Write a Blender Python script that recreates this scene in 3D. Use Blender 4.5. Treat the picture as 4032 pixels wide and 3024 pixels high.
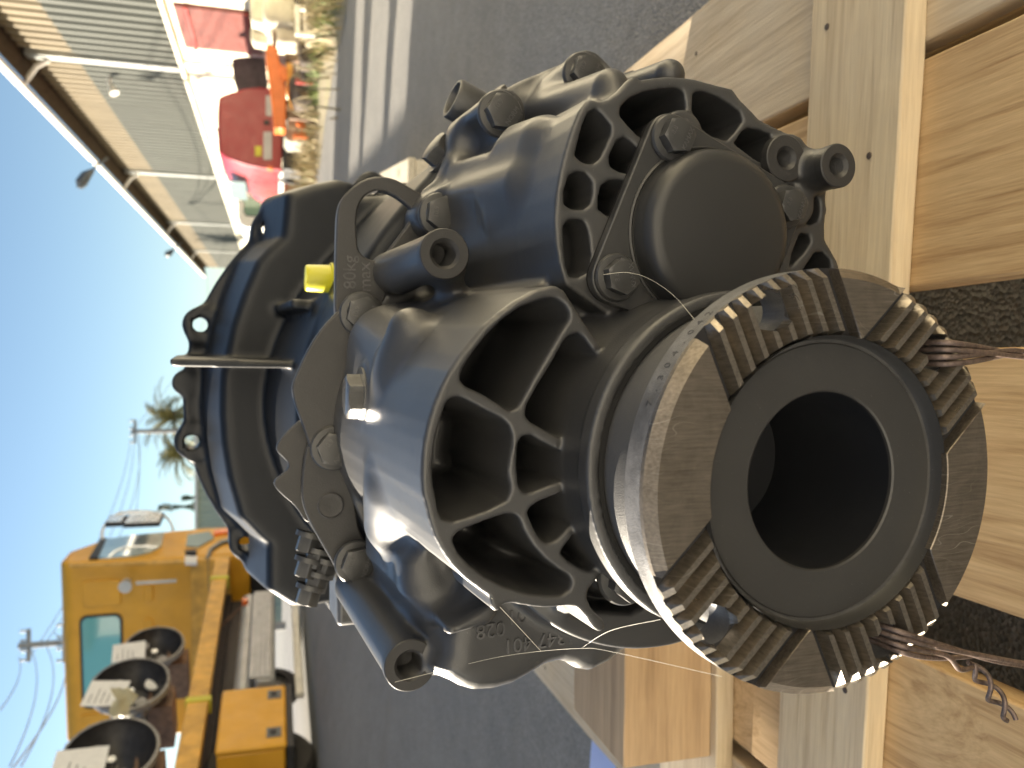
import bpy, bmesh, math, random
import numpy as np
from mathutils import Matrix, Vector

for o in list(bpy.data.objects):
    bpy.data.objects.remove(o, do_unlink=True)
scene = bpy.context.scene
COL = scene.collection
rad = math.radians

# ------------------------------------------------------------------ camera, sky, sun, exposure
CAM_H = 0.624                      # lens height above the yard beside the pallet
F_PX = 3300.0                      # focal length in pixels of the 4032 px wide photograph
PITCH = math.atan(936.0 / F_PX)    # the phone looks down a little
FW = Vector((0, math.cos(PITCH), -math.sin(PITCH)))
DN = Vector((0, -math.sin(PITCH), -math.cos(PITCH)))
RT = Vector((1, 0, 0))
cam_data = bpy.data.cameras.new('camera')
cam = bpy.data.objects.new('camera', cam_data)
COL.objects.link(cam)
cam_data.sensor_width = 36.0
cam_data.lens = F_PX / 4032.0 * 36.0
cam_data.clip_start = 0.02
cam_data.clip_end = 2000
# portrait shot stored on its side: picture-right is down, picture-up is the viewer's right
cam.matrix_world = Matrix(((DN.x, RT.x, -FW.x, 0), (DN.y, RT.y, -FW.y, 0), (DN.z, RT.z, -FW.z, CAM_H), (0, 0, 0, 1)))
cam_data.dof.use_dof = True
cam_data.dof.focus_distance = 0.44
cam_data.dof.aperture_fstop = 12.0
scene.camera = cam

SUN_EL, SUN_AZ = rad(15.3), rad(-58)
sun_dir = Vector((math.sin(SUN_AZ) * math.cos(SUN_EL), math.cos(SUN_AZ) * math.cos(SUN_EL), math.sin(SUN_EL)))
world = bpy.data.worlds.new('World')
scene.world = world
world.use_nodes = True
wn = world.node_tree
sky = wn.nodes.new('ShaderNodeTexSky')
sky.sky_type = 'NISHITA'
sky.sun_disc = False
sky.sun_elevation = SUN_EL
sky.sun_rotation = SUN_AZ
sky.altitude = 0
sky.air_density = 1.0
sky.dust_density = 0.15
sky.ozone_density = 1.8
wn.links.new(sky.outputs[0], wn.nodes['Background'].inputs[0])
wn.nodes['Background'].inputs[1].default_value = 0.046
sun_data = bpy.data.lights.new('sun', 'SUN')
sun_data.energy = 5
sun_data.angle = rad(0.53)
sun_data.color = (1.0, 0.88, 0.70)
sun = bpy.data.objects.new('sun', sun_data)
COL.objects.link(sun)
sun.location = (-20, 8, 12)
sun.rotation_euler = (-sun_dir).to_track_quat('-Z', 'Y').to_euler()
scene.view_settings.view_transform = 'Standard'
scene.view_settings.look = 'None'
scene.view_settings.gamma = 1.0
scene.view_settings.use_curve_mapping = False
scene.view_settings.exposure = 2.08

# ------------------------------------------------------------------ small helpers
def tag(o, label=None, cat=None, group=None, kind=None):
    if label: o['label'] = label
    if cat: o['category'] = cat
    if group: o['group'] = group
    if kind: o['kind'] = kind
    return o

def empty(name, loc=(0, 0, 0), label=None, cat=None, group=None, rz=0.0):
    o = bpy.data.objects.new(name, None)
    o.empty_display_size = 0.1
    COL.objects.link(o)
    o.location = loc
    o.rotation_euler = (0, 0, rz)
    return tag(o, label, cat, group)

def mobj(name, verts, faces, mat=None, parent=None, smooth=False, sharp=None):
    me = bpy.data.meshes.new(name)
    me.from_pydata([tuple(v) for v in verts], [], [tuple(f) for f in faces])
    me.validate()
    if smooth or sharp is not None:
        me.polygons.foreach_set('use_smooth', [True] * len(me.polygons))
    if sharp is not None:
        me.set_sharp_from_angle(angle=rad(sharp))
    if mat: me.materials.append(mat)
    o = bpy.data.objects.new(name, me)
    COL.objects.link(o)
    if parent: o.parent = parent
    return o

class MB:
    """collects simple shapes into one mesh"""
    def __init__(self): self.v, self.f = [], []
    def add(self, vs, fs):
        n = len(self.v)
        self.v += [tuple(v) for v in vs]
        self.f += [tuple(i + n for i in f) for f in fs]
        return self
    def box(self, x0, x1, y0, y1, z0, z1, M=None):
        vs = [Vector((x, y, z)) for x in (x0, x1) for y in (y0, y1) for z in (z0, z1)]
        if M is not None: vs = [M @ v for v in vs]
        return self.add(vs, [(0, 1, 3, 2), (4, 6, 7, 5), (0, 4, 5, 1), (2, 3, 7, 6), (0, 2, 6, 4), (1, 5, 7, 3)])
    def tube(self, pts, r, n=10, cap=True):
        pts = [Vector(p) for p in pts]
        rs = r if isinstance(r, (list, tuple)) else [r] * len(pts)
        rings = []
        up = None
        for i, p in enumerate(pts):
            d = (pts[min(i + 1, len(pts) - 1)] - pts[max(i - 1, 0)]).normalized()
            if up is None:
                up = Vector((0, 0, 1)) if abs(d.z) < 0.9 else Vector((1, 0, 0))
            a = d.cross(up).normalized(); b = a.cross(d).normalized(); up = b
            rings.append([p + (a * math.cos(2 * math.pi * k / n) + b * math.sin(2 * math.pi * k / n)) * rs[i] for k in range(n)])
        vs = [v for rg in rings for v in rg]
        fs = [(i * n + k, i * n + (k + 1) % n, (i + 1) * n + (k + 1) % n, (i + 1) * n + k) for i in range(len(pts) - 1) for k in range(n)]
        if cap: fs += [tuple(range(n))[::-1], tuple((len(pts) - 1) * n + k for k in range(n))]
        return self.add(vs, fs)
    def lathe(self, prof, n=64, M=None, close=False):
        """prof = (radius, height along +Y) pairs, axis = Y"""
        vs, fs = [], []
        for r, h in prof:
            for k in range(n):
                a = 2 * math.pi * k / n
                vs.append(Vector((r * math.cos(a), h, r * math.sin(a))))
        m = len(prof)
        rng = range(m if close else m - 1)
        for i in rng:
            j = (i + 1) % m
            for k in range(n):
                fs.append((i * n + k, j * n + k, j * n + (k + 1) % n, i * n + (k + 1) % n))
        if M is not None: vs = [M @ v for v in vs]
        return self.add(vs, fs)
    def prism(self, poly, y0, y1, M=None):
        """poly in (x, z); extruded along Y; concave outlines allowed"""
        n = len(poly)
        vs = [Vector((p[0], y0, p[1])) for p in poly] + [Vector((p[0], y1, p[1])) for p in poly]
        if M is not None: vs = [M @ v for v in vs]
        fs = [(k, (k + 1) % n, n + (k + 1) % n, n + k) for k in range(n)] + [tuple(range(n))[::-1], tuple(range(n, 2 * n))]
        return self.add(vs, fs)
    def build(self, name, mat, parent=None, sharp=30, bevel=0.0, seg=2):
        o = mobj(name, self.v, self.f, mat, parent)
        bm = bmesh.new(); bm.from_mesh(o.data)
        bmesh.ops.recalc_face_normals(bm, faces=bm.faces)
        bm.to_mesh(o.data); bm.free()
        if sharp:
            o.data.polygons.foreach_set('use_smooth', [True] * len(o.data.polygons))
            o.data.set_sharp_from_angle(angle=rad(sharp))
        if bevel:
            m = o.modifiers.new('bevel', 'BEVEL'); m.width = bevel; m.segments = seg; m.limit_method = 'ANGLE'; m.angle_limit = rad(40); m.harden_normals = False
        return o

def copy_tree(o, parent=None):
    c = o.copy(); COL.objects.link(c); c.parent = parent
    for ch in list(o.children): copy_tree(ch, c)
    return c

def text_mesh(txt, size, depth, M, name, mat, parent):
    cu = bpy.data.curves.new(name, 'FONT'); cu.body = txt; cu.size = size; cu.extrude = depth; cu.align_x = 'CENTER'; cu.align_y = 'CENTER'; cu.resolution_u = 3
    t = bpy.data.objects.new(name, cu); COL.objects.link(t)
    dg = bpy.context.evaluated_depsgraph_get()
    me = bpy.data.meshes.new_from_object(t.evaluated_get(dg))
    bpy.data.objects.remove(t, do_unlink=True); bpy.data.curves.remove(cu)
    me.transform(M); me.materials.clear(); me.materials.append(mat)
    o = bpy.data.objects.new(name, me); COL.objects.link(o)
    if parent: o.parent = parent
    return o

def chaikin(P, it=2):
    P = [np.array(p, float) for p in P]
    for _ in range(it):
        Q = []
        for i in range(len(P)):
            a, b = P[i], P[(i + 1) % len(P)]
            Q += [a * .75 + b * .25, a * .25 + b * .75]
        P = Q
    return [tuple(p) for p in P]

# ------------------------------------------------------------------ materials
def mat(name):
    m = bpy.data.materials.new(name); m.use_nodes = True
    nt = m.node_tree
    return m, nt, nt.nodes['Principled BSDF']
def N(nt, t, **kw):
    n = nt.nodes.new(t)
    for k, v in kw.items():
        if k in n.inputs: n.inputs[k].default_value = v
        else: setattr(n, k, v)
    return n
def ramp(nt, fac, stops):
    r = nt.nodes.new('ShaderNodeValToRGB')
    e = r.color_ramp.elements
    while len(e) < len(stops): e.new(0.5)
    for el, (p, c) in zip(e, stops):
        el.position = p; el.color = (*c, 1) if len(c) == 3 else c
    nt.links.new(fac, r.inputs[0])
    return r.outputs[0]
def coords(nt, kind='Object', scale=(1, 1, 1), rand=False):
    tc = nt.nodes.new('ShaderNodeTexCoord'); mp = nt.nodes.new('ShaderNodeMapping')
    mp.inputs['Scale'].default_value = scale
    nt.links.new(tc.outputs[kind], mp.inputs[0])
    if rand:
        oi = nt.nodes.new('ShaderNodeObjectInfo'); mul = N(nt, 'ShaderNodeVectorMath', operation='SCALE'); mul.inputs[0].default_value = (13.1, 7.7, 21.3)
        nt.links.new(oi.outputs['Random'], mul.inputs['Scale']); nt.links.new(mul.outputs[0], mp.inputs['Location'])
    return mp.outputs[0]
def noise(nt, co, scale, detail=4, rough=.55, dist=0):
    n = N(nt, 'ShaderNodeTexNoise'); n.inputs['Scale'].default_value = scale; n.inputs['Detail'].default_value = detail
    n.inputs['Roughness'].default_value = rough; n.inputs['Distortion'].default_value = dist
    nt.links.new(co, n.inputs['Vector']); return n.outputs[0]
def bump(nt, bs, h, strength=.2, dist=.002, normal=None):
    b = N(nt, 'ShaderNodeBump'); b.inputs['Strength'].default_value = strength; b.inputs['Distance'].default_value = dist
    nt.links.new(h, b.inputs['Height'])
    if normal is not None: nt.links.new(normal, b.inputs['Normal'])
    nt.links.new(b.outputs[0], bs.inputs['Normal']); return b.outputs[0]
def mix(nt, fac, a, b, mode='MIX'):
    m = nt.nodes.new('ShaderNodeMix'); m.data_type = 'RGBA'; m.blend_type = mode
    for s, v in ((0, fac), (6, a), (7, b)):
        if isinstance(v, (int, float)): m.inputs[s].default_value = v
        elif isinstance(v, tuple): m.inputs[s].default_value = (*v, 1) if len(v) == 3 else v
        else: nt.links.new(v, m.inputs[s])
    return m.outputs[2]

def simple(name, col, rough=.5, metal=0.0, var=.12, scale=6.0, bmp=0.0, bscale=200, coat=0, spec=.5, rvar=.1):
    """painted or plain surface with gentle mottling, dirt and uneven gloss"""
    m, nt, bs = mat(name)
    co = coords(nt, 'Object', rand=True)
    n1 = noise(nt, co, scale, 5)
    lo = tuple(max(0, c * (1 - var)) for c in col); hi = tuple(min(1, c * (1 + var)) for c in col)
    nt.links.new(ramp(nt, n1, [(.3, lo), (.7, hi)]), bs.inputs['Base Color'])
    nt.links.new(ramp(nt, noise(nt, co, scale * 2.3, 4), [(.3, (max(0, rough - rvar),) * 3), (.7, (min(1, rough + rvar),) * 3)]), bs.inputs['Roughness'])
    bs.inputs['Metallic'].default_value = metal
    bs.inputs['Coat Weight'].default_value = coat
    bs.inputs['Specular IOR Level'].default_value = spec
    bs.inputs['Coat Weight'].default_value = coat; bs.inputs['Coat Roughness'].default_value = .2
    if bmp: bump(nt, bs, noise(nt, co, bscale, 3), bmp, .001)
    return m

def paint_casting(name, col, rough, bstr, bscale, metal=0.0, spec=.6, coat=0.0):
    """dark machine enamel over cast metal: orange peel, fine grit, dust specks all over"""
    m, nt, bs = mat(name)
    co = coords(nt)
    n1 = noise(nt, co, 35, 6, .6)
    c = ramp(nt, n1, [(.35, tuple(x * .94 for x in col)), (.65, tuple(x * 1.06 for x in col))])
    sp = noise(nt, co, 900, 2, .6)
    dust = ramp(nt, sp, [(.70, (0, 0, 0)), (.78, (1, 1, 1))])
    c = mix(nt, dust, c, tuple(min(1, x * 2.2 + .03) for x in col))
    geo = nt.nodes.new('ShaderNodeNewGeometry')
    wear_glint = mix(nt, 1.0, ramp(nt, geo.outputs['Pointiness'], [(.53, (0, 0, 0)), (.60, (.75, .75, .75))]), ramp(nt, noise(nt, co, 45, 5, .7), [(.35, (0, 0, 0)), (.62, (1, 1, 1))]), 'MULTIPLY')  # chipped edges, plus thin lit lines along the ribs painted into the colour
    c = mix(nt, wear_glint, c, tuple(min(1, x * 3 + .03) for x in col))
    scuff = ramp(nt, noise(nt, co, 14, 6, .7, .8), [(.55, (0, 0, 0)), (.75, (.05, .05, .05))])
    c = mix(nt, scuff, c, tuple(x * 1.5 + .006 for x in col))
    nt.links.new(c, bs.inputs['Base Color'])
    nt.links.new(ramp(nt, noise(nt, co, 30, 6, .65), [(.3, (rough - .015,) * 3), (.7, (rough + .02,) * 3)]), bs.inputs['Roughness'])
    bs.inputs['Metallic'].default_value = metal
    bs.inputs['Specular IOR Level'].default_value = spec
    bs.inputs['Coat Weight'].default_value = coat; bs.inputs['Coat Roughness'].default_value = .2
    b1 = bump(nt, bs, noise(nt, co, bscale, 3, .6), bstr, .0006)
    bump(nt, bs, noise(nt, co, 120, 3), .05, .002, b1)
    return m

M = {}
M['paint'] = paint_casting('charcoal_enamel', (.040, .040, .041), .46, .30, 1500, 0, .7, .28)
M['paint_rough'] = paint_casting('charcoal_enamel_on_raw_casting', (.034, .033, .033), .42, .28, 1100)
M['paint_bolt'] = paint_casting('charcoal_enamel_on_bolts', (.034, .034, .034), .36, .12, 1500)
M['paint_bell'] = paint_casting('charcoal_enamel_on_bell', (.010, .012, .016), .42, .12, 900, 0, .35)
# ------------------------------------------------------------------ yard: ground, verge, kerb
VIEWS_BG = {'W': (0, 0, 1.8228), '1': (0, 0, .6329), '4': (0, 1000, .6329), '7': (0, 1974, .6329), 'H': (650, 0, .3617), 'I': (800, 250, .3919), 'J': (150, 1950, .422), 'K': (400, 2400, .3843), 'L': (2000, 2400, .4521)}
def sight_bg(k, p):
    o = VIEWS_BG[k]; x, y = o[0] + p[0] * o[2], o[1] + p[1] * o[2]
    return FW + RT * ((1512 - y) / F_PX) + DN * ((x - 2016) / F_PX)
EYE = Vector((0, 0, CAM_H))
def at_y(k, p, y):                      # where a sight line meets the vertical plane Y = y
    r = sight_bg(k, p); return EYE + r * (y / r.y)
def at_z(k, p, z):
    r = sight_bg(k, p); return EYE + r * ((z - CAM_H) / r.z)
def sstep(a, b, x):
    t = min(1, max(0, (x - a) / (b - a))); return t * t * (3 - 2 * t)
def ground_z(x, y):
    """the yard climbs gently towards the yellow truck on the left"""
    return .297 * sstep(-.9, -2.6, x) * sstep(2.2, 7.0, y)

def ground_material():
    m, nt, bs = mat('worn_asphalt')
    co = coords(nt)
    big = noise(nt, co, .7, 5, .6)
    mid = noise(nt, co, 9, 5, .6)
    v = N(nt, 'ShaderNodeTexVoronoi'); v.inputs['Scale'].default_value = 210; nt.links.new(co, v.inputs['Vector'])
    stone = ramp(nt, v.outputs['Color'], [(.2, (.14, .14, .139)), (.55, (.225, .223, .219)), (.9, (.35, .345, .333))])
    base = ramp(nt, mid, [(.3, (.18, .18, .178)), (.7, (.255, .252, .246))])
    c = mix(nt, .55, base, stone)
    patch = ramp(nt, big, [(.35, (.85, .85, .85)), (.65, (1.12, 1.1, 1.06))])
    c = mix(nt, 1.0, c, patch, 'MULTIPLY')
    lines = coords(nt, 'Object', (.25, 6, 1))
    c = mix(nt, ramp(nt, noise(nt, lines, 1.2, 3), [(.58, (0, 0, 0)), (.75, (.35, .35, .35))]), c, (.20, .19, .17))
    nt.links.new(c, bs.inputs['Base Color'])
    bs.inputs['Roughness'].default_value = .85
    b1 = bump(nt, bs, v.outputs['Distance'], .6, .004)
    bump(nt, bs, mid, .3, .006, b1)
    return m
M['asphalt'] = ground_material()
def build_ground():
    xs = sorted(set([-400, -150, -60, -30, -15] + list(np.round(np.arange(-8, 8.01, .4), 2)) + [12, 20, 40, 150, 400]))
    ys = sorted(set([-60, -20, -8, -3] + list(np.round(np.arange(-1, 14.01, .4), 2)) + [18, 25, 40, 80, 200, 600]))
    vs = [(x, y, ground_z(x, y)) for y in ys for x in xs]
    nx = len(xs)
    fs = [(j * nx + i, j * nx + i + 1, (j + 1) * nx + i + 1, (j + 1) * nx + i) for j in range(len(ys) - 1) for i in range(nx - 1)]
    return tag(mobj('ground', vs, fs, M['asphalt'], None, True), 'grey worn asphalt yard', None, None, 'structure')
build_ground()

# dry gravel verge in front of the warehouse
m, nt, bs = mat('dry_verge'); co = coords(nt)
c = ramp(nt, noise(nt, co, 3.0, 6, .65), [(.3, (.20, .165, .10)), (.5, (.33, .28, .19)), (.62, (.26, .25, .12)), (.75, (.42, .37, .27))])
nt.links.new(mix(nt, .35, c, ramp(nt, noise(nt, co, 40, 4), [(.3, (.12, .10, .06)), (.7, (.5, .46, .36))])), bs.inputs['Base Color']); bs.inputs['Roughness'].default_value = .95
bump(nt, bs, noise(nt, co, 25, 5), .6, .03); M['verge'] = m
def wall_x(y): return 6.0 + .04 * (y - 15)
def verge_x(y): return 3.45 - .05 * (y - 7.5) if y < 20 else 2.8 + .03 * (y - 20)
vs, fs = [], []
ys = np.linspace(2, 62, 61)
for j, y in enumerate(ys):
    x0 = verge_x(y) + .12 * math.sin(y * 3.1) + .07 * math.sin(y * 7.7); x1 = wall_x(y) + .3
    for i in range(7):
        x = x0 + (x1 - x0) * i / 6
        vs.append((x, y, .006 + .05 * min(1, i) + .03 * math.sin(x * 5 + y * 3) * (i > 0)))
for j in range(len(ys) - 1):
    for i in range(6): fs.append((j * 7 + i, j * 7 + i + 1, (j + 1) * 7 + i + 1, (j + 1) * 7 + i))
tag(mobj('verge', vs, fs, M['verge'], None, True), 'sandy weed-grown verge before the warehouse', None, None, 'structure')

# tufts of grass and dry weeds on the verge
def leafmat(name, a, b):
    m, nt, bs = mat(name); oi = coords(nt)
    nt.links.new(ramp(nt, noise(nt, oi, 4, 4), [(.3, a), (.7, b)]), bs.inputs['Base Color']); bs.inputs['Roughness'].default_value = .7
    bs.inputs['Transmission Weight'].default_value = 0.0
    return m
M['grass'] = leafmat('weed_green', (.06, .10, .015), (.16, .20, .05))
M['straw'] = leafmat('dry_straw', (.22, .17, .08), (.42, .35, .20))
def tufts(name, label, m_, spots, rnd, h0, h1, n):
    vs, fs = [], []
    for (cx, cy, r, dens) in spots:
        for _ in range(int(n * dens)):
            x, y = cx + rnd.gauss(0, r), cy + rnd.gauss(0, r * 1.6); a = rnd.uniform(0, 6.28); h = rnd.uniform(h0, h1); w = rnd.uniform(.006, .016)
            lx, ly = rnd.gauss(0, .35) * h, rnd.gauss(0, .35) * h; dx, dy = math.cos(a) * w, math.sin(a) * w
            b = len(vs); z = .02
            vs += [(x - dx, y - dy, z), (x + dx, y + dy, z), (x + lx * .4 + dx * .7, y + ly * .4 + dy * .7, z + h * .6), (x + lx * .4 - dx * .7, y + ly * .4 - dy * .7, z + h * .6), (x + lx, y + ly, z + h)]
            fs += [(b, b + 1, b + 2, b + 3), (b + 3, b + 2, b + 4)]
    return tag(mobj(name, vs, fs, m_), label, 'grass', None, 'stuff')
rnd = random.Random(4)
tufts('weeds', 'green weeds growing along the verge', M['grass'], [(verge_x(y) + rnd.uniform(.15, 1.2), y, rnd.uniform(.12, .3), rnd.uniform(.4, 1)) for y in np.linspace(6.5, 22, 34)], rnd, .06, .25, 90)
tufts('dry_grass', 'straw coloured dry grass along the verge', M['straw'], [(verge_x(y) + rnd.uniform(.3, 2.0), y, rnd.uniform(.2, .5), rnd.uniform(.4, 1)) for y in np.linspace(6.5, 24, 34)], rnd, .1, .45, 110)

# ------------------------------------------------------------------ warehouse on the right
def corrugated_mat(name, col, dirt):
    m, nt, bs = mat(name); co = coords(nt, 'Object', (1, 1, .25))
    n = noise(nt, co, 3, 6, .6)
    nt.links.new(ramp(nt, n, [(.3, dirt), (.6, col), (.8, tuple(min(1, x * 1.12) for x in col))]), bs.inputs['Base Color']); bs.inputs['Roughness'].default_value = .55
    return m
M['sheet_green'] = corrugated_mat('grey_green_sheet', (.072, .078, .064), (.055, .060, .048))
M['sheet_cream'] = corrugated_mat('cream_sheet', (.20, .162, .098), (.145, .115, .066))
M['render'] = corrugated_mat('cream_render', (.78, .73, .58), (.60, .55, .42))
M['gutter'] = simple('pale_gutter', (.72, .70, .64), .5)
M['soffit'] = simple('brown_eternit', (.060, .045, .032), .85, var=.4, scale=12)
M['steelgrey'] = simple('grey_steel', (.30, .31, .30), .5, .3)
M['redpaint'] = simple('faded_red_paint', (.17, .040, .030), .45, var=.25, scale=4)
M['redbright'] = simple('bright_red_paint', (.34, .035, .028), .4)
warehouse = empty('warehouse', (wall_x(15), 15, 0), 'long warehouse with corrugated grey-green cladding over a cream wall, right of the yard', 'warehouse', None, math.atan(-.04))
Y_NEAR, Y_FAR = -39.4, 43.5        # along the wall, measured from the empty
BAYS = [-39.6, -29.2, -18.8, -8.4, 2.0, 12.4, 22.8, 33.4, 43.8]
def corrug(y0, y1, z0, z1, x, m_, name, pitch=.32, amp=.085):
    vs, fs = [], []
    n = int((y1 - y0) / pitch)
    prof = []
    for i in range(n):
        a = y0 + (y1 - y0) * i / n; p = (y1 - y0) / n
        prof += [(x, a), (x - amp, a + p * .22), (x - amp, a + p * .5), (x, a + p * .72)]
    prof.append((x, y1))
    for px, py in prof: vs += [(px, py, z0), (px, py, z1)]
    fs = [(2 * i, 2 * i + 2, 2 * i + 3, 2 * i + 1) for i in range(len(prof) - 1)]
    return mobj(name, vs, fs, m_, warehouse)
for i in range(len(BAYS) - 1):
    a, b = BAYS[i] + .14, BAYS[i + 1] - .14
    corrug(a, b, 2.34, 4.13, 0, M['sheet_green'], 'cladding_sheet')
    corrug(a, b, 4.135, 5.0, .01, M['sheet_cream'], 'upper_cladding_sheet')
    MB().box(-.14, .1, BAYS[i] - .13, BAYS[i] + .13, 2.34, 4.95).build('column', M['steelgrey'], warehouse, 30, .01)
    MB().box(.012, .25, a - .02, b + .02, -.1, 2.28).build('base_wall', M['render'], warehouse, 30)
    MB().box(-.03, .2, BAYS[i] - .15, BAYS[i] + .15, -.1, 2.28).build('pilaster', M['render'], warehouse, 30)
    MB().box(-.10, .2, BAYS[i] - .16, BAYS[i + 1] - .17, 2.28, 2.345).build('ledge', M['render'], warehouse, 30)
    MB().box(-.70, -.60, BAYS[i], BAYS[i + 1] - .01, 4.98, 5.12).build('gutter', M['gutter'], warehouse, 30, .02)
    MB().tube([(-.62, BAYS[i] + .05, 5.0), (-.3, BAYS[i] + .05, 4.8), (-.16, BAYS[i] + .05, 4.6)], .05, 8).build('gutter_elbow', M['gutter'], warehouse)
# corrugated fibre-cement roof: its wavy edge shows under the eave
vs, fs = [], []
nn = 2 * int((Y_FAR - Y_NEAR) / .11)
for i in range(nn + 1):
    y = Y_NEAR + (Y_FAR - Y_NEAR) * i / nn; w = .03 * (i % 2)
    vs += [(-.60, y, 4.94 + w), (.35, y, 5.10 + w), (6.0, y, 6.9 + w), (12, y, 5.0 + w)]
for i in range(nn):
    for q in range(3): fs.append((i * 4 + q, i * 4 + 4 + q, i * 4 + 5 + q, i * 4 + 1 + q))
mobj('roof', vs, fs, M['soffit'], warehouse)
MB().box(.0, .4, Y_NEAR, Y_FAR, 4.985, 5.06).build('wall_plate', M['soffit'], warehouse, 30)
MB().box(.02, 12, Y_FAR, Y_FAR + .2, -.1, 5.0).build('end_wall', M['render'], warehouse, 30)
# roller shutter with two brighter bars
sh = MB().box(-.02, .05, -.95, .98, .82, 2.16).build('shutter', M['redpaint'], warehouse, 30)
for i in range(22):
    MB().box(-.045, -.02, -.93, .96, .84 + i * .06, .84 + i * .06 + .048).build('slat', M['redpaint'], sh, 30)
for z in (1.02, 1.94): MB().box(-.07, -.046, -.95, .98, z, z + .07).build('bar', M['redbright'], sh, 30)
# security lamps along the eave
M['lampgrey'] = simple('lamp_grey', (.10, .11, .11), .4)
def eave_lamp(l, big):
    o = MB().tube([(-.5, l, 4.75), (-.72, l, 5.0), (-.95, l, 5.18)], .03, 8).build('lamp_arm', M['lampgrey'], warehouse)
    MB().tube([(-.85, l, 5.1), (-1.0, l, 5.26), (-1.2 if big else -1.1, l, 5.38), (-1.34 if big else -1.18, l, 5.42)], [.05, .13, .15, .06], 12).build('lamp_head', M['lampgrey'], o)
eave_lamp(8.6, True); eave_lamp(26.5, False)
o = MB().tube([(-.1, 3.0, 3.75), (-.35, 3.0, 3.72)], .03, 8).build('lamp_arm', M['gutter'], warehouse)
MB().tube([(-.28, 2.98, 3.7), (-.42, 2.93, 3.64)], [.06, .09], 12).build('lamp_head', M['gutter'], o)
# barred window low in the base wall
w = MB().box(-.01, .05, 6.8, 8.6, 1.45, 2.0).build('window', simple('dark_window', (.06, .06, .06), .2), warehouse)
for i in range(6): MB().box(-.05, -.02, 6.85 + i * .33, 6.9 + i * .33, 1.45, 2.0).build('window_bar', M['gutter'], w)

# unseen cream block behind the viewer, added to bounce sunlight onto the front faces
bounce_shop = empty('bounce_block', (0, -5.2, 0), 'cream rendered block added unseen behind the viewer to bounce sunlight', 'reflector')
MB().box(-13, 5.2, -6, 0, 0, 6.2).build('wall', corrugated_mat('off_white_render', (.62, .61, .58), (.50, .49, .46)), bounce_shop, 30)
MB().box(-13.3, 5.4, -6.3, .35, 6.21, 6.45).build('roof', M['soffit'], bounce_shop, 30)
MB().box(-9.5, -6.0, -.1, .03, 0, 3.6).build('gate', M['sheet_green'], bounce_shop, 30)
for x in (-11.6, -4.2, 2.6):
    w = MB().box(x, x + 1.3, -.1, .025, 1.2, 2.5).build('window', M['gutter'], bounce_shop, 30)
    MB().box(x + .08, x + 1.22, .026, .032, 1.28, 2.42).build('pane', simple('bounce_block_pane', (.05, .06, .07), .1), w, 30)
# ------------------------------------------------------------------ measuring from the photograph
# gearbox axes: X to the viewer's right, S along the shaft away from the coupling face, Z up
G_YAW, G_PT = rad(2.5), rad(5.0)
G_A = Vector((math.sin(G_YAW) * math.cos(G_PT), math.cos(G_YAW) * math.cos(G_PT), math.sin(G_PT)))
G_X = Vector((math.cos(G_YAW), -math.sin(G_YAW), 0))
G_U = G_X.cross(G_A)
G_O = Vector((-.0417, .2998, -.2261))
VIEWS = {'A': (1600, 1050, .5425), 'B': (1500, 1700, .5425), 'C': (2100, 300, .5877), 'D': (600, 600, .5425), 'E': (900, 1500, .4521),
         'F': (900, 1900, .5123), '2': (1300, 200, .6329), '4': (0, 1000, .6329), '5': (1100, 1000, .6329), '8': (1200, 1974, .6329),
         'L': (2000, 2400, .4521), 'M': (3300, 2200, .4966), 'N': (1750, 200, .3858), '9': (2400, 1974, .7378), '6': (2400, 1000, .7378), 'W': (0, 0, 1.8228)}
def sight(k, p):
    o = VIEWS[k]; x, y = o[0] + p[0] * o[2], o[1] + p[1] * o[2]
    return FW + RT * ((1512 - y) / F_PX) + DN * ((x - 2016) / F_PX)
def T(k, s, pts):
    """outline drawn on a sight-line view, laid on the casting plane at station s; returns true (x, z) in metres"""
    out = []
    for p in pts:
        kk = k
        if len(p) == 3: kk, p = p[0], p[1:]
        r = sight(kk, p); t = (s + G_O.dot(G_A)) / r.dot(G_A); q = r * t - G_O
        out.append((q.dot(G_X), q.dot(G_U)))
    return out
def T1(k, s, p): return T(k, s, [p])[0]

gearbox = empty('gearbox')
gearbox.matrix_world = Matrix(((G_X.x, G_A.x, G_U.x, G_O.x), (G_X.y, G_A.y, G_U.y, G_O.y), (G_X.z, G_A.z, G_U.z, G_O.z + CAM_H), (0, 0, 0, 1)))
tag(gearbox, 'charcoal painted truck gearbox with round output coupling, tied down on the wooden pallet', 'gearbox')

# ------------------------------------------------------------------ cast bodies as distance fields
def smin(a, b, k):
    h = np.clip(.5 + .5 * (b - a) / k, 0, 1)
    return b + (a - b) * h - k * h * (1 - h)
def smax(a, b, k): return -smin(-a, -b, k)
def sdpoly(P, X, Z):
    P = np.array(P, np.float32)
    d = np.full(np.broadcast(X, Z).shape, 1e9, np.float32); s = np.ones_like(d)
    n = len(P)
    for i in range(n):
        a, b = P[i], P[i - 1]
        ex, ez = b - a
        wx, wz = X - a[0], Z - a[1]
        t = np.clip((wx * ex + wz * ez) / (ex * ex + ez * ez + 1e-12), 0, 1)
        dx, dz = wx - ex * t, wz - ez * t
        d = np.minimum(d, dx * dx + dz * dz)
        c1 = Z >= a[1]; c2 = Z < b[1]; c3 = ex * wz > ez * wx
        flip = (c1 & c2 & c3) | (~c1 & ~c2 & ~c3)
        s = np.where(flip, -s, s)
    return s * np.sqrt(d)

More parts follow.
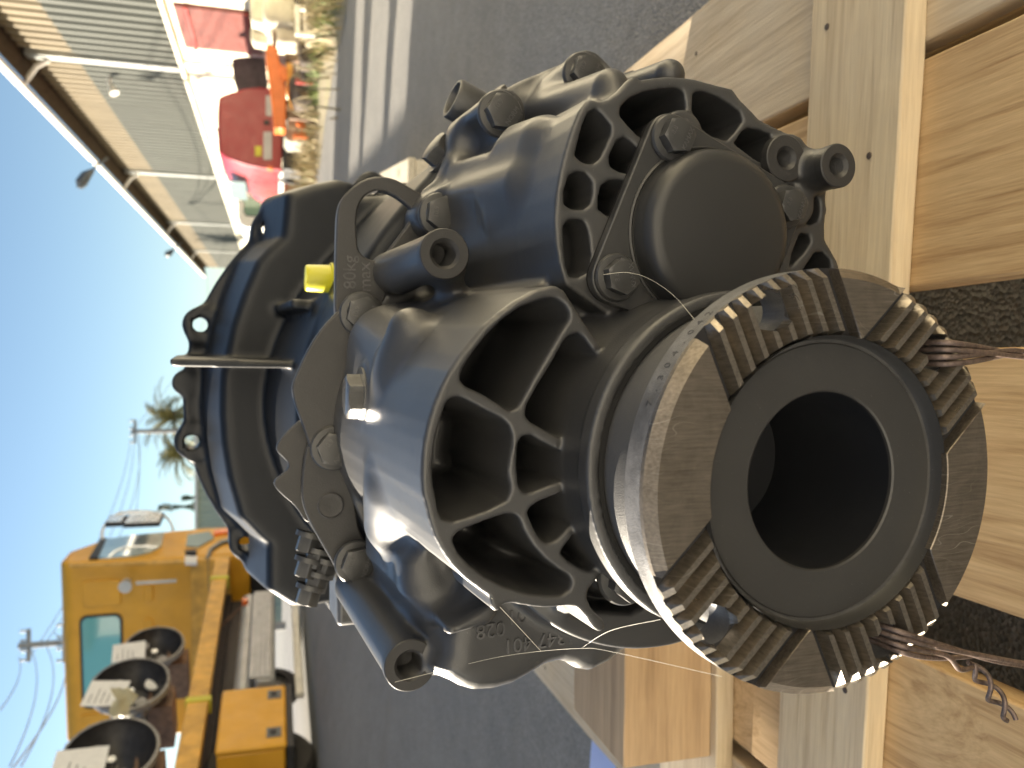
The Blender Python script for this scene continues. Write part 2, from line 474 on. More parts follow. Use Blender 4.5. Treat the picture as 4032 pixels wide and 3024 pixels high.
class Field:
    def __init__(self, lo, hi, h):
        self.h = h
        self.ax = [np.arange(lo[i], hi[i] + h, h, dtype=np.float32) for i in range(3)]
        self.X = self.ax[0][:, None, None]; self.S = self.ax[1][None, :, None]; self.Z = self.ax[2][None, None, :]
        self.F = np.full([len(a) for a in self.ax], 1.0, np.float32)
    def win(self, lo, hi, m):
        sl = []
        for i in range(3):
            a = np.searchsorted(self.ax[i], lo[i] - m); b = np.searchsorted(self.ax[i], hi[i] + m)
            sl.append(slice(max(0, a - 1), min(len(self.ax[i]), b + 1)))
        return tuple(sl)
    def op(self, fn, lo, hi, k=.004, sub=False):
        w = self.win(lo, hi, k + .012)
        X, S, Z = self.ax[0][w[0]][:, None, None], self.ax[1][w[1]][None, :, None], self.ax[2][w[2]][None, None, :]
        d = fn(X, S, Z).astype(np.float32)
        if sub: self.F[w] = smax(self.F[w], -d, k)
        else: self.F[w] = smin(self.F[w], d, k)
    def prism(self, P, s0, s1, k=.004, e=.003, draft=0.0, sub=False, flare=None, grow=0.0):
        """outline P swept from s0 to s1; draft widens it with s; e rounds the rim; flare=(s_start, slope)"""
        P = np.array(P); off = max(0, abs(draft) * (s1 - s0)) + (abs(flare[1]) * max(0, s1 - flare[0]) if flare else 0)
        lo = (P[:, 0].min() - off, s0, P[:, 1].min() - off); hi = (P[:, 0].max() + off, s1, P[:, 1].max() + off)
        def fn(X, S, Z):
            d2 = sdpoly(P, X[:, 0, :], Z[0, 0, :][None, :])[:, None, :]
            d2 = d2 - draft * (S - s0) - grow
            if flare: d2 = d2 - flare[1] * np.maximum(S - flare[0], 0)
            return smax(d2, np.abs(S - (s0 + s1) / 2) - (s1 - s0) / 2, e)
        self.op(fn, lo, hi, k, sub)
    def cyl(self, p0, p1, r0, r1=None, k=.004, e=.0025, sub=False):
        r1 = r0 if r1 is None else r1
        p0, p1 = np.array(p0, float), np.array(p1, float); ax = p1 - p0; L = np.linalg.norm(ax); ax /= L; R = max(r0, r1)
        lo = np.minimum(p0, p1) - R; hi = np.maximum(p0, p1) + R
        def fn(X, S, Z):
            dx, ds, dz = X - p0[0], S - p0[1], Z - p0[2]
            t = dx * ax[0] + ds * ax[1] + dz * ax[2]
            rr = np.sqrt(np.maximum(dx * dx + ds * ds + dz * dz - t * t, 0))
            return smax(rr - (r0 + (r1 - r0) * np.clip(t / L, 0, 1)), np.abs(t - L / 2) - L / 2, e)
        self.op(fn, lo, hi, k, sub)
    def cap(self, p0, p1, r0, r1=None, k=.006, sub=False):
        r1 = r0 if r1 is None else r1
        p0, p1 = np.array(p0, float), np.array(p1, float); R = max(r0, r1)
        def fn(X, S, Z):
            b = p1 - p0
            t = np.clip(((X - p0[0]) * b[0] + (S - p0[1]) * b[1] + (Z - p0[2]) * b[2]) / (b @ b), 0, 1)
            return np.sqrt((X - p0[0] - b[0] * t) ** 2 + (S - p0[1] - b[1] * t) ** 2 + (Z - p0[2] - b[2] * t) ** 2) - (r0 + (r1 - r0) * t)
        self.op(fn, np.minimum(p0, p1) - R, np.maximum(p0, p1) + R, k, sub)
    def box(self, c, hs, k=.004, e=.003, rot=0.0, rotz=0.0, sub=False):
        """rot turns the box about the S axis, rotz about Z"""
        c = np.array(c, float); R = np.linalg.norm(hs)
        ca, sa, cb, sb = math.cos(rot), math.sin(rot), math.cos(rotz), math.sin(rotz)
        def fn(X, S, Z):
            x, s, z = X - c[0], S - c[1], Z - c[2]
            x, s = x * cb + s * sb, -x * sb + s * cb
            x, z = x * ca + z * sa, -x * sa + z * ca
            return smax(smax(np.abs(x) - hs[0], np.abs(s) - hs[1], e), np.abs(z) - hs[2], e)
        self.op(fn, c - R, c + R, k, sub)
    def revolve(self, prof, k=.004, sub=False, c=(0, 0)):
        """closed outline of (radius, s) spun about the shaft axis"""
        P = np.array(prof); R = P[:, 0].max()
        def fn(X, S, Z):
            rho = np.sqrt((X - c[0]) ** 2 + (Z - c[1]) ** 2)[:, 0, :]
            tab_r = np.linspace(0, rho.max() + 1e-4, 400, dtype=np.float32); Sv = S[0, :, 0]
            tab = sdpoly(P, tab_r[:, None], Sv[None, :])
            i = rho / tab_r[-1] * 399; i0 = np.clip(i.astype(int), 0, 398); f = (i - i0)[..., None]
            d = tab[i0] * (1 - f) + tab[i0 + 1] * f          # (x, z, s)
            return np.moveaxis(d, 2, 1)
        self.op(fn, (c[0] - R, P[:, 1].min(), c[1] - R), (c[0] + R, P[:, 1].max(), c[1] + R), k, sub)
    def mesh(self):
        F = self.F
        F[0], F[-1], F[:, 0], F[:, -1], F[:, :, 0], F[:, :, -1] = 1, 1, 1, 1, 1, 1
        ins = F < 0
        c = [ins[i:ins.shape[0] - 1 + i, j:ins.shape[1] - 1 + j, k:ins.shape[2] - 1 + k] for i in (0, 1) for j in (0, 1) for k in (0, 1)]
        anyc = c[0].copy(); allc = c[0].copy()
        for q in c[1:]: anyc |= q; allc &= q
        idx = np.argwhere(anyc & ~allc)
        vid = np.full(anyc.shape, -1, np.int64); vid[tuple(idx.T)] = np.arange(len(idx))
        acc = np.zeros((len(idx), 3)); cnt = np.zeros(len(idx))
        crn = [np.array((i, j, k)) for i in (0, 1) for j in (0, 1) for k in (0, 1)]
        for a in range(8):
            for b in range(a + 1, 8):
                if np.abs(crn[a] - crn[b]).sum() != 1: continue
                fa = F[tuple((idx + crn[a]).T)]; fb = F[tuple((idx + crn[b]).T)]
                m = (fa < 0) != (fb < 0)
                t = np.where(m, fa / np.where(m, fa - fb, 1), 0)
                pt = crn[a] + (crn[b] - crn[a]) * t[:, None]
                acc[m] += pt[m]; cnt[m] += 1
        V = (idx + acc / cnt[:, None]) * self.h + np.array([a[0] for a in self.ax])
        Q = []
        for ax in range(3):
            u, v = (ax + 1) % 3, (ax + 2) % 3
            a = np.moveaxis(ins, ax, 0); ch = np.argwhere(a[:-1] != a[1:])
            e = np.zeros((len(ch), 3), int); order = [ax] + [q for q in range(3) if q != ax]
            for q in range(3): e[:, order[q]] = ch[:, q]
            first = ins[tuple(e.T)]
            du, dv = np.zeros(3, int), np.zeros(3, int); du[u] = 1; dv[v] = 1
            quad = np.stack([vid[tuple((e - du - dv).T)], vid[tuple((e - dv).T)], vid[tuple(e.T)], vid[tuple((e - du).T)]], 1)
            quad = np.where(first[:, None], quad, quad[:, ::-1])
            Q.append(quad)
        return V, np.concatenate(Q)
    def build(self, name, mat_, parent, relax=1):
        V, Q = self.mesh()
        me = bpy.data.meshes.new(name)
        me.vertices.add(len(V)); me.loops.add(len(Q) * 4); me.polygons.add(len(Q))
        if relax:                                            # light relaxation so that flat castings shade flat
            nb = np.concatenate([Q[:, [0, 1]], Q[:, [1, 2]], Q[:, [2, 3]], Q[:, [3, 0]]]); nb = np.concatenate([nb, nb[:, ::-1]])
            deg = np.bincount(nb[:, 0], minlength=len(V))[:, None]
            for _ in range(relax):
                for lam in (.5, -.52):
                    S_ = np.stack([np.bincount(nb[:, 0], weights=V[nb[:, 1], i], minlength=len(V)) for i in range(3)], 1)
                    V = V + lam * (S_ / np.maximum(deg, 1) - V)
        me.vertices.foreach_set('co', V.astype(np.float32).ravel())
        me.loops.foreach_set('vertex_index', Q.astype(np.int32).ravel())
        me.polygons.foreach_set('loop_start', np.arange(0, len(Q) * 4, 4, dtype=np.int32))
        me.polygons.foreach_set('use_smooth', np.ones(len(Q), bool))
        me.update(calc_edges=True); me.validate()
        me.materials.append(mat_)
        o = bpy.data.objects.new(name, me); COL.objects.link(o); o.parent = parent
        return o

S_R, S_L = .095, .122          # stations of the ribbed rear face and of the countershaft face
def build_rear_housing():
    f = Field((-.215, .055, -.19), (.32, .375, .215), .00138)
    # --- main drum with its spoked face
    ring = T('A', S_R, [(1510, 640), (1440, 600), (1330, 450), (1230, 300), (1150, 170), (1080, 132), (930, 170), (800, 240), (680, 330), (560, 430), (470, 540), (390, 640), (310, 760),
                        (250, 880), (200, 1000), (160, 1130), (130, 1270), (115, 1400), (110, 1530), (118, 1659), ('B', 320, 520), ('B', 350, 650), ('B', 390, 770), ('B', 450, 880), ('B', 520, 980),
                        ('B', 600, 1060), ('B', 690, 1130), ('B', 790, 1200), ('B', 800, 1280), ('B', 850, 1320), ('B', 880, 1265), ('B', 940, 1245), ('B', 1050, 1265), ('B', 1150, 1280), ('B', 1260, 1278), ('B', 1350, 1265),
                        ('B', 1420, 1275), ('B', 1490, 1350), ('B', 1540, 1430), ('B', 1600, 1460), ('B', 1640, 1420), ('B', 1620, 1370), ('B', 1540, 1300), ('B', 1500, 1210), ('B', 1510, 1150), ('B', 1560, 1090), ('B', 1640, 1000), ('B', 1740, 880)])
    ring += [(-.02, .0), (.02, .0)]
    f.prism(ring, S_R, .345, k=.001, e=.0016, draft=.02)
    # lower flank keeps its bulk behind the face
    f.cyl((0, .14, 0), (0, .345, 0), .118, .125, k=.012, e=.004)
    # pockets between the rim and the middle ring
    P1 = T('A', S_R, [(1090, 230), (1150, 270), (1185, 330), (1180, 390), (1120, 480), (1020, 650), (920, 820), (840, 970), (800, 1030), (750, 1050), (690, 1010), (560, 930), (430, 870), (390, 820), (410, 740), (480, 630), (580, 500), (700, 380), (830, 290), (960, 240), (1040, 222)])
    P2 = T('A', S_R, [(290, 990), (330, 950), (390, 945), (480, 990), (600, 1055), (700, 1105), (745, 1150), (770, 1230), (765, 1320), (748, 1400), (738, 1480), (745, 1560), ('B', 935, 330), ('B', 945, 420), ('B', 915, 500), ('B', 780, 570), ('B', 640, 620), ('B', 520, 655), ('B', 450, 640),
                      ('B', 420, 590), ('B', 395, 450), ('B', 380, 300), (195, 1600), (190, 1450), (205, 1300), (230, 1180), (270, 1050)])
    P3 = T('B', S_R, [(520, 780), (560, 730), (650, 690), (780, 640), (900, 600), (970, 600), (1010, 640), (1040, 720), (1100, 820), (1190, 920), (1290, 1000), (1360, 1040), (1390, 1090), (1370, 1150), (1310, 1190), (1200, 1195), (1060, 1180), (900, 1130), (760, 1060), (640, 970), (560, 880)])
    # pockets between the middle ring and the hub
    I1 = T('A', S_R, [(1190, 500), (1250, 485), (1290, 515), (1340, 590), (1420, 690), (1500, 800), (1350, 1000), (1200, 1200), (1100, 1235), (1000, 1180), (910, 1130), (868, 1080), (880, 1010), (950, 880), (1050, 720), (1150, 540)])
    I2 = T('A', S_R, [(840, 1240), (900, 1222), (980, 1270), (1105, 1335), (1250, 1400), (1250, 1540), (1150, 1550), (1000, 1600), (900, 1640), (850, 1640), (822, 1590), (805, 1450), (812, 1290)])
    I3 = T('B', S_R, [(1090, 550), (1150, 510), (1330, 440), (1450, 480), (1520, 600), (1430, 620), (1340, 720), (1270, 790), (1210, 808), (1160, 780), (1110, 690), (1070, 590)])
    I4 = T('B', S_R, [(1320, 860), (1370, 790), (1440, 710), (1500, 690), (1620, 740), (1700, 830), (1660, 860), (1570, 970), (1520, 1010), (1450, 990), (1350, 930), (1310, 880)])
    for P in (P1, P2, P3): f.prism(P, S_R - .02, .185, k=.0010, e=.010, draft=-.05, sub=True, grow=.0010)
    for P in (I1, I2, I3, I4): f.prism(P, S_R - .02, .190, k=.0010, e=.006, draft=-.04, sub=True, grow=.0010)
    f.prism([(.0835 * math.cos(a), .0835 * math.sin(a)) for a in np.linspace(0, 2 * math.pi, 40)[:-1]], .05, .135, k=.003, e=.004, sub=True)
    # --- hub cone carrying the shaft seal
    def hub(): f.revolve([(.0785, .064), (.0835, .0645), (.0840, .0735), (.0815, .0775), (.0815, .095), (.084, .12), (.089, .145), (.097, .17), (.10, .20), (.05, .20), (.05, .09), (.0785, .09)], k=.003)
    hub()
    # --- countershaft lobe on the right
    lobe = T('C', S_L, [(215, 1400), (175, 1250), (150, 1100), (145, 950), (155, 800), (180, 650), (215, 500), (260, 350), (310, 230), (355, 165), (400, 152), (440, 170), (500, 155), (570, 100), (640, 20), (680, -8), (720, 22), (800, 10), (900, 0), (1000, 5), (1100, 20), (1200, 50),
                        (1290, 70), (1340, 85), (1385, 150), (1440, 205), (1520, 290), (1600, 330), (1700, 380), (1790, 450), (1850, 520), (1900, 600), (1940, 700), (1962, 780), (1970, 900), (1955, 1000), (1960, 1100), (2000, 1170), (2040, 1240), (2060, 1320), (2040, 1450), (1950, 1650), (1800, 1900), (1500, 2100), (900, 1900), (500, 1600)])
    f.prism(lobe, S_L, .345, k=.003, e=.0016, draft=.012, flare=(.175, .055))
    LP = [[(300, 450), (330, 330), (370, 240), (420, 215), (470, 260), (525, 330), (520, 390), (480, 480), (440, 560), (395, 588), (330, 575), (280, 530)],
          [(590, 200), (650, 140), (740, 100), (850, 80), (960, 75), (1010, 100), (1020, 180), (1025, 260), (960, 330), (840, 400), (760, 420), (700, 395), (640, 330), (580, 260)],
          [(1075, 110), (1130, 95), (1230, 130), (1320, 185), (1390, 240), (1405, 300), (1350, 380), (1300, 430), (1200, 400), (1090, 320), (1070, 220)],
          [(1400, 370), (1440, 345), (1520, 360), (1600, 395), (1590, 470), (1585, 560), (1570, 600), (1480, 550), (1350, 450)],
          [(560, 430), (610, 405), (660, 440), (720, 500), (760, 530), (720, 640), (660, 655), (570, 635), (515, 600), (510, 540)],
          [(240, 660), (290, 635), (350, 645), (395, 700), (400, 790), (380, 860), (330, 895), (260, 890), (210, 860), (205, 780)],
          [(460, 730), (510, 695), (580, 690), (630, 720), (660, 760), (600, 930), (560, 950), (490, 930), (440, 890), (440, 800)],
          [(200, 1010), (230, 965), (290, 955), (345, 975), (370, 1040), (390, 1200), (370, 1310), (300, 1350), (240, 1340), (215, 1250)],
          [(1810, 530), (1850, 580), (1870, 640), (1840, 700), (1780, 745), (1710, 700), (1760, 660), (1800, 600)],
          [(1840, 775), (1880, 770), (1915, 810), (1925, 900), (1910, 970), (1860, 995), (1800, 985), (1850, 900)],
          [(1790, 1050), (1850, 1060), (1862, 1110), (1820, 1180), (1720, 1285), (1740, 1180)],
          [(1890, 1180), (1940, 1175), (1990, 1230), (2000, 1300), (1950, 1400), (1800, 1420), (1790, 1330)]]
    for i, P in enumerate(LP):
        f.prism(T('C', S_L, P), S_L - .02, .15 if i == 7 else .215, k=.0010, e=.008 if i == 7 else .005, draft=-.04, sub=True, grow=.0009)
    for c_, r_, s0 in (((1690, 550), .0128, S_L - .006), ((980, 395), .013, S_L - .004), ((1745, 870), .012, S_L - .004), ((600, 1345), .013, S_L - .004)):
        x, z = T1('C', S_L, c_); f.cyl((x, s0, z), (x, .2, z), r_, k=.003)
    x, z = T1('C', .1, (2040, 600)); f.cyl((x, .1, z), (x, .2, z), .0118, .0135, k=.006)
    f.cyl((x, .08, z), (x, .125, z), .0055, k=.001, sub=True)
    x, z = T1('C', S_L - .006, (1690, 550)); f.cyl((x, .09, z), (x, .14, z), .0056, k=.001, sub=True)
    # inner wall of the countershaft bore
    f.cyl((.1173, S_L, -.012), (.1173, .2, -.012), .052, k=.003)
    # buttress notch on the lobe's shoulder
    a = T('N', .14, [(1390, 370), (1870, 270), (1880, 370), (1700, 480), (1460, 500)])
    f.prism(a, .128, .165, k=.003, e=.006, sub=True)
    # --- joint flange with its bolt bosses (bolted to the main case at the back)
    fl = T('D', .335, [(1500, 1300), (1850, 800), (2000, 560), ('2', 560, 900), ('2', 700, 800), ('2', 830, 640), ('2', 840, 470), ('2', 930, 330), ('2', 1100, 230), ('2', 1300, 140), ('2', 1460, 70), ('2', 1650, 60), ('2', 1750, 160)])
    fl += [(.285, -.09), (.25, -.15), (.16, -.17), (0, -.16), (-.12, -.14), (-.15, -.05), (-.15, .08), (-.08, .14), (.0, .15)]
    f.prism(chaikin(fl, 1), .333, .350, k=.010, e=.004)
    for k_, p_, sA in (('2', (1090, 370), .262), ('D', (2110, 440), .30), ('2', (1610, 125), .275)):
        x, z = T1(k_, sA, p_); f.cyl((x, sA, z), (x, .35, z), .0150, .0165, k=.005)
    # cast webs rippling over the lobe's back
    for p0, p1, r_ in (((.176, .185, .058), (.196, .335, .056), .012), ((.150, .185, .072), (.160, .335, .076), .008), ((.214, .185, .014), (.238, .335, .000), .011), ((.228, .19, -.03), (.250, .335, -.045), .010)):
        f.cap(p0, p1, r_, r_ * 1.2, k=.02)
    for p0, p1, r_ in (((.140, .24, .098), (.150, .30, .100), .012), ((.196, .24, .066), (.204, .31, .066), .012)):
        f.cap(p0, p1, r_, k=.012, sub=True)
    x, z = T1('2', .2, (1200, 990)); f.cap((x, .165, z - .006), (x - .004, .215, z + .004), .009, .012, k=.008)
    # --- long tapped bosses left and right of the drum
    f.cyl((-.125, .18, .137), (-.125, .35, .137), .0142, .0158, k=.005)
    f.cyl((.110, .20, .113), (.110, .35, .113), .0142, .0158, k=.005)
    for x, s0, z in ((-.125, .18, .137), (.11, .2, .113)): f.cyl((x, s0 - .02, z), (x, s0 + .035, z), .0078, k=.001, sub=True)
    # webs that tie the bosses to the drum
    f.cap((-.118, .215, .120), (-.085, .27, .10), .008, .014, k=.014)
    f.cap((.103, .215, .103), (.07, .27, .09), .006, .012, k=.012)
    # --- sump on the lower left
    sump = T('8', .165, [(900, 770), (870, 860), (865, 960), (830, 1050), (900, 1120), (980, 1165), (1060, 1190), (1180, 1183), (1300, 1150), (1400, 1095), (1500, 1030), (1600, 1003), (1660, 1020), (1720, 1058), (1790, 1068), (1900, 1010), (2050, 890), (2200, 785), (2350, 690)])
    sump += [(-.06, -.08), (.0, -.11), (.03, -.05), (.0, .05), (-.06, .10)]
    f.prism(sump, .160, .345, k=.010, e=.016, draft=.06)
    # flank between the drum, the left boss and the sump
    f.prism(T('B', .19, [(300, 840), (480, 980), (700, 1120), (820, 1210), (850, 1300), (770, 1400), (480, 1475), (330, 1370), (190, 1180), (190, 960)]), .178, .305, k=.012, e=.012, draft=.03)
    x, z = T1('B', .175, (260, 1060)); x2, z2 = T1('B', .175, (420, 1010)); f.cap((x, .174, z), (x2, .174, z2), .012, .010, k=.014, sub=True)
    f.prism(T('B', .15, [(800, 1215), (850, 1300), (770, 1390), (480, 1470), (470, 1420), (620, 1330)]), .145, .30, k=.006, e=.006, draft=.04)
    # square recess beside the hub, with the lower rib framing it
    f.prism(T('B', .13, [(1530, 1180), (1600, 1090), (1700, 960), (1900, 900), (1990, 1150), (1970, 1320), (1880, 1360), (1620, 1345), (1560, 1280)]), .06, .175, k=.004, e=.01, sub=True)
    hub()
    # --- bumps on the top: core plugs and cast eyes
    x, z = T1('5', .20, (860, 640)); f.cap((x - .012, .205, .138), (x + .016, .195, .134), .010, .012, k=.012)
    f.cap((-.03, .21, .142), (-.055, .235, .138), .012, .014, k=.02)
    f.cap((-.078, .20, .122), (-.095, .205, .108), .011, .012, k=.018)
    f.cap((.045, .215, .125), (.06, .30, .128), .016, .02, k=.03)
    f.cyl((.024, .243, .10), (.024, .243, .1520), .0215, .0200, k=.006)
    return f.build('rear_housing', M['paint'], gearbox, 6)
rear_housing = build_rear_housing()
# ------------------------------------------------------------------ main case and clutch bell behind the rear housing
BELL_C = (-.007, -.005); BELL_R = .2625; BELL_S = .765
def build_bell():
    f = Field((-.31, .335, -.31), (.31, .80, .31), .0032)
    cx, cz = BELL_C
    circ = lambda r, n=72: [(cx + r * math.cos(a), cz + r * math.sin(a)) for a in np.linspace(0, 2 * math.pi, n + 1)[:-1]]
    # main case
    case = [(-.165, .06), (-.15, .125), (-.10, .150), (0, .158), (.09, .15), (.15, .115), (.235, .04), (.262, -.05), (.24, -.13), (.15, -.175), (0, -.18), (-.13, -.15), (-.17, -.05)]
    f.prism(chaikin(case, 2), .352, .66, k=.01, e=.01)
    f.cyl((cx, .47, cz), (cx, .66, cz), .172, .188, k=.02, e=.006)
    # front wall of the bell
    wall = T('4', .64, [('F', 600, 948), ('F', 490, 940), ('F', 300, 820), ('F', 300, 480), ('F', 240, 430), (1490, 1640), (1420, 1400), (1385, 1200), (1370, 1000), (1372, 850), (1378, 740), ('D', 520, 1520), ('D', 580, 1250), ('D', 660, 1020), ('D', 760, 790), ('D', 850, 690), ('D', 945, 610), ('D', 975, 300), ('D', 1180, 232), ('D', 1340, 202), ('D', 1450, 225), ('D', 1500, 330)])
    wall += [(.24, -.08), (.19, -.16), (.1, -.21), (0, -.225), (-.1, -.21), (-.19, -.14), (-.215, -.03)]
    f.prism(wall, .635, .775, k=.006, e=.012, draft=.14)
    # bolting rim with ears
    f.prism(circ(BELL_R + .005), BELL_S - .011, BELL_S + .02, k=.008, e=.004)
    for i in range(12):
        a = rad(-41 + 30 * i); x, z = cx + BELL_R * math.sin(a), cz + BELL_R * math.cos(a)
        f.cyl((x, BELL_S - .013, z), (x, BELL_S + .02, z), .0195, k=.012, e=.003)
    for i in range(12):
        a = rad(-41 + 30 * i); x, z = cx + BELL_R * math.sin(a), cz + BELL_R * math.cos(a)
        f.cyl((x, BELL_S - .03, z), (x, BELL_S + .03, z), .0086, k=.001, sub=True)
    # small locating lug near the top and the raised rib that runs down to the case
    x, z = T1('4', BELL_S, (1150, 800)); f.cyl((x, BELL_S - .012, z), (x, BELL_S + .02, z), .014, k=.006)
    f.prism([(.034, .10), (.040, .10), (.043, .2695), (.036, .2695)], .50, .775, k=.004, e=.002)
    # gusset and breather boss on the right of the bell
    f.prism(T('D', .60, [(915, 1110), (930, 1160), (1000, 1175), (1270, 1170), (1270, 1120), (950, 1095)]), .50, .645, k=.006, e=.006)
    f.cyl((.113, .452, .10), (.113, .452, .139), .022, .013, k=.01)
    return f.build('bell_housing', M['paint_bell'], gearbox, 5)
bell = build_bell()

# joint gasket: thin dark line between rear housing and case
M['gasket'] = simple('gasket_black', (.012, .012, .012), .7)

# ------------------------------------------------------------------ output coupling with its cross-toothed face
def steel_mat(name, col, rough, aniso_scale):
    m, nt, bs = mat(name)
    co = coords(nt)
    blot = noise(nt, co, 60, 6, .65, .6)
    c = ramp(nt, blot, [(.32, tuple(x * .6 for x in col)), (.5, col), (.72, tuple(min(1, x * 1.5) for x in col))])
    mp = coords(nt, 'Object', aniso_scale)
    streak = noise(nt, mp, 1.0, 3, .6)
    c2 = mix(nt, .5, c, ramp(nt, streak, [(.3, tuple(x * .45 for x in col)), (.7, tuple(min(1, x * 1.35) for x in col))]))
    vor = N(nt, 'ShaderNodeTexWave', wave_type='BANDS'); vor.inputs['Scale'].default_value = 3.2; vor.inputs['Distortion'].default_value = 22; vor.inputs['Detail'].default_value = 1.0
    vm = coords(nt, 'Object', (30, 1, 9)); nt.links.new(vm, vor.inputs['Vector'])
    scr = ramp(nt, vor.outputs[1], [(.990, (0, 0, 0)), (.997, (1, 1, 1))])
    msk = ramp(nt, noise(nt, co, 25, 2), [(.5, (0, 0, 0)), (.6, (1, 1, 1))])
    scr = mix(nt, 1.0, scr, msk, 'MULTIPLY')
    nt.links.new(mix(nt, scr, c2, (.42, .38, .32)), bs.inputs['Base Color'])
    bs.inputs['Metallic'].default_value = .85
    nt.links.new(ramp(nt, blot, [(.3, (rough + .1,) * 3), (.7, (rough - .08,) * 3)]), bs.inputs['Roughness'])
    bump(nt, bs, streak, .15, .0006)
    return m
M['steel'] = steel_mat('oiled_machined_steel', (.24, .205, .165), .40, (900, 900, 60))
M['steel_tooth'] = steel_mat('ground_tooth_steel', (.28, .245, .20), .34, (700, 60, 700))
M['phosphate'] = paint_casting('grey_enamel_on_shaft', (.075, .075, .077), .48, .5, 1600, .1)
M['zinc'] = simple('zinc_plate', (.55, .56, .58), .28, .9, .15, 60)
M['rimgrey'] = paint_casting('grey_enamel_on_coupling_rim', (.075, .075, .078), .42, .45, 1500, .2)

coupling = empty('output_coupling'); coupling.parent = gearbox
R_O, R_I, R_BORE, TH = .09, .0618, .0380, .0060       # outer, tooth root, bore radii and tooth depth
GA = [24.5, 134.5, 204.5, 314.5]                      # middle of each tooth group; one bolt hole in each
HOLES = [(.0785 * math.cos(rad(a)), .0785 * math.sin(rad(a))) for a in GA]
RH = .0085
def flange_disc():
    """body of the coupling behind the teeth, with four through holes"""
    bm = bmesh.new()
    n = 192
    prof = [(R_I - .0018, TH - .001), (R_I, TH), (R_O, TH), (R_O, .0185), (R_O - .0015, .020), (.062, .021), (.0608, .022)]
    outer = MB().lathe(prof, n)
    o = outer.build('coupling_disc', M['rimgrey'], None, sharp=None)
    cut = MB()
    for x, z in HOLES:
        cut.tube([(x, -.01, z), (x, .04, z)], RH, 32)
    # solid ring for the cut
    ring = MB().lathe([(R_I, TH), (R_O, TH), (R_O, .0185), (R_O - .0015, .0200), (R_I, .0205)], n, close=True).build('ring', M['rimgrey'], None, sharp=None)
    bpy.data.objects.remove(o, do_unlink=True)
    c = cut.build('cut', None, None, sharp=None)
    m = ring.modifiers.new('b', 'BOOLEAN'); m.object = c; m.operation = 'DIFFERENCE'; m.solver = 'EXACT'
    dg = bpy.context.evaluated_depsgraph_get()
    me = bpy.data.meshes.new_from_object(ring.evaluated_get(dg))
    bpy.data.objects.remove(ring, do_unlink=True); bpy.data.objects.remove(c, do_unlink=True)
    me.polygons.foreach_set('use_smooth', [True] * len(me.polygons)); me.set_sharp_from_angle(angle=rad(28))
    me.name = 'coupling_disc'
    me.materials.append(simple('shaded_tooth_root', (.045, .045, .05), .45, .6))  # groove floors coloured dark to stand in for shade between the teeth
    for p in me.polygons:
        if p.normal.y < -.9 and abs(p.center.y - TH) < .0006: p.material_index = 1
    d = bpy.data.objects.new('coupling_disc', me); COL.objects.link(d); d.parent = coupling
    bm.free()
    return d
flange_disc()
# neck behind the disc, recessed centre plate, deep bore
MB().lathe([(.0608, .0195), (.0600, .024), (.0655, .030), (.0735, .036), (.0762, .042), (.0762, .085)], 128).build('coupling_neck', M['phosphate'], coupling, 40)
MB().lathe([(.0795, .062), (.0768, .0625), (.0768, .090)], 128).build('shaft_seal', M['gasket'], gearbox, 40)
MB().lathe([(R_I + .0004, .0015), (R_I - .0006, TH), (.0603, .0082), (.0590, .0086), (.0585, .0080), (.0390, .0080), (.0382, .0086), (R_BORE, .0100)], 128).build('centre_plate', paint_casting('satin_black_plate', (.036, .035, .034), .40, .08, 800), coupling, 30)

MB().lathe([(R_BORE, .0100), (R_BORE, .088), (.026, .0885), (.0, .089)], 96).build('bore', simple('shaded_bore', (.010, .011, .014), .55), coupling, 30)  # near-black colour paints in the shade deep inside the bore
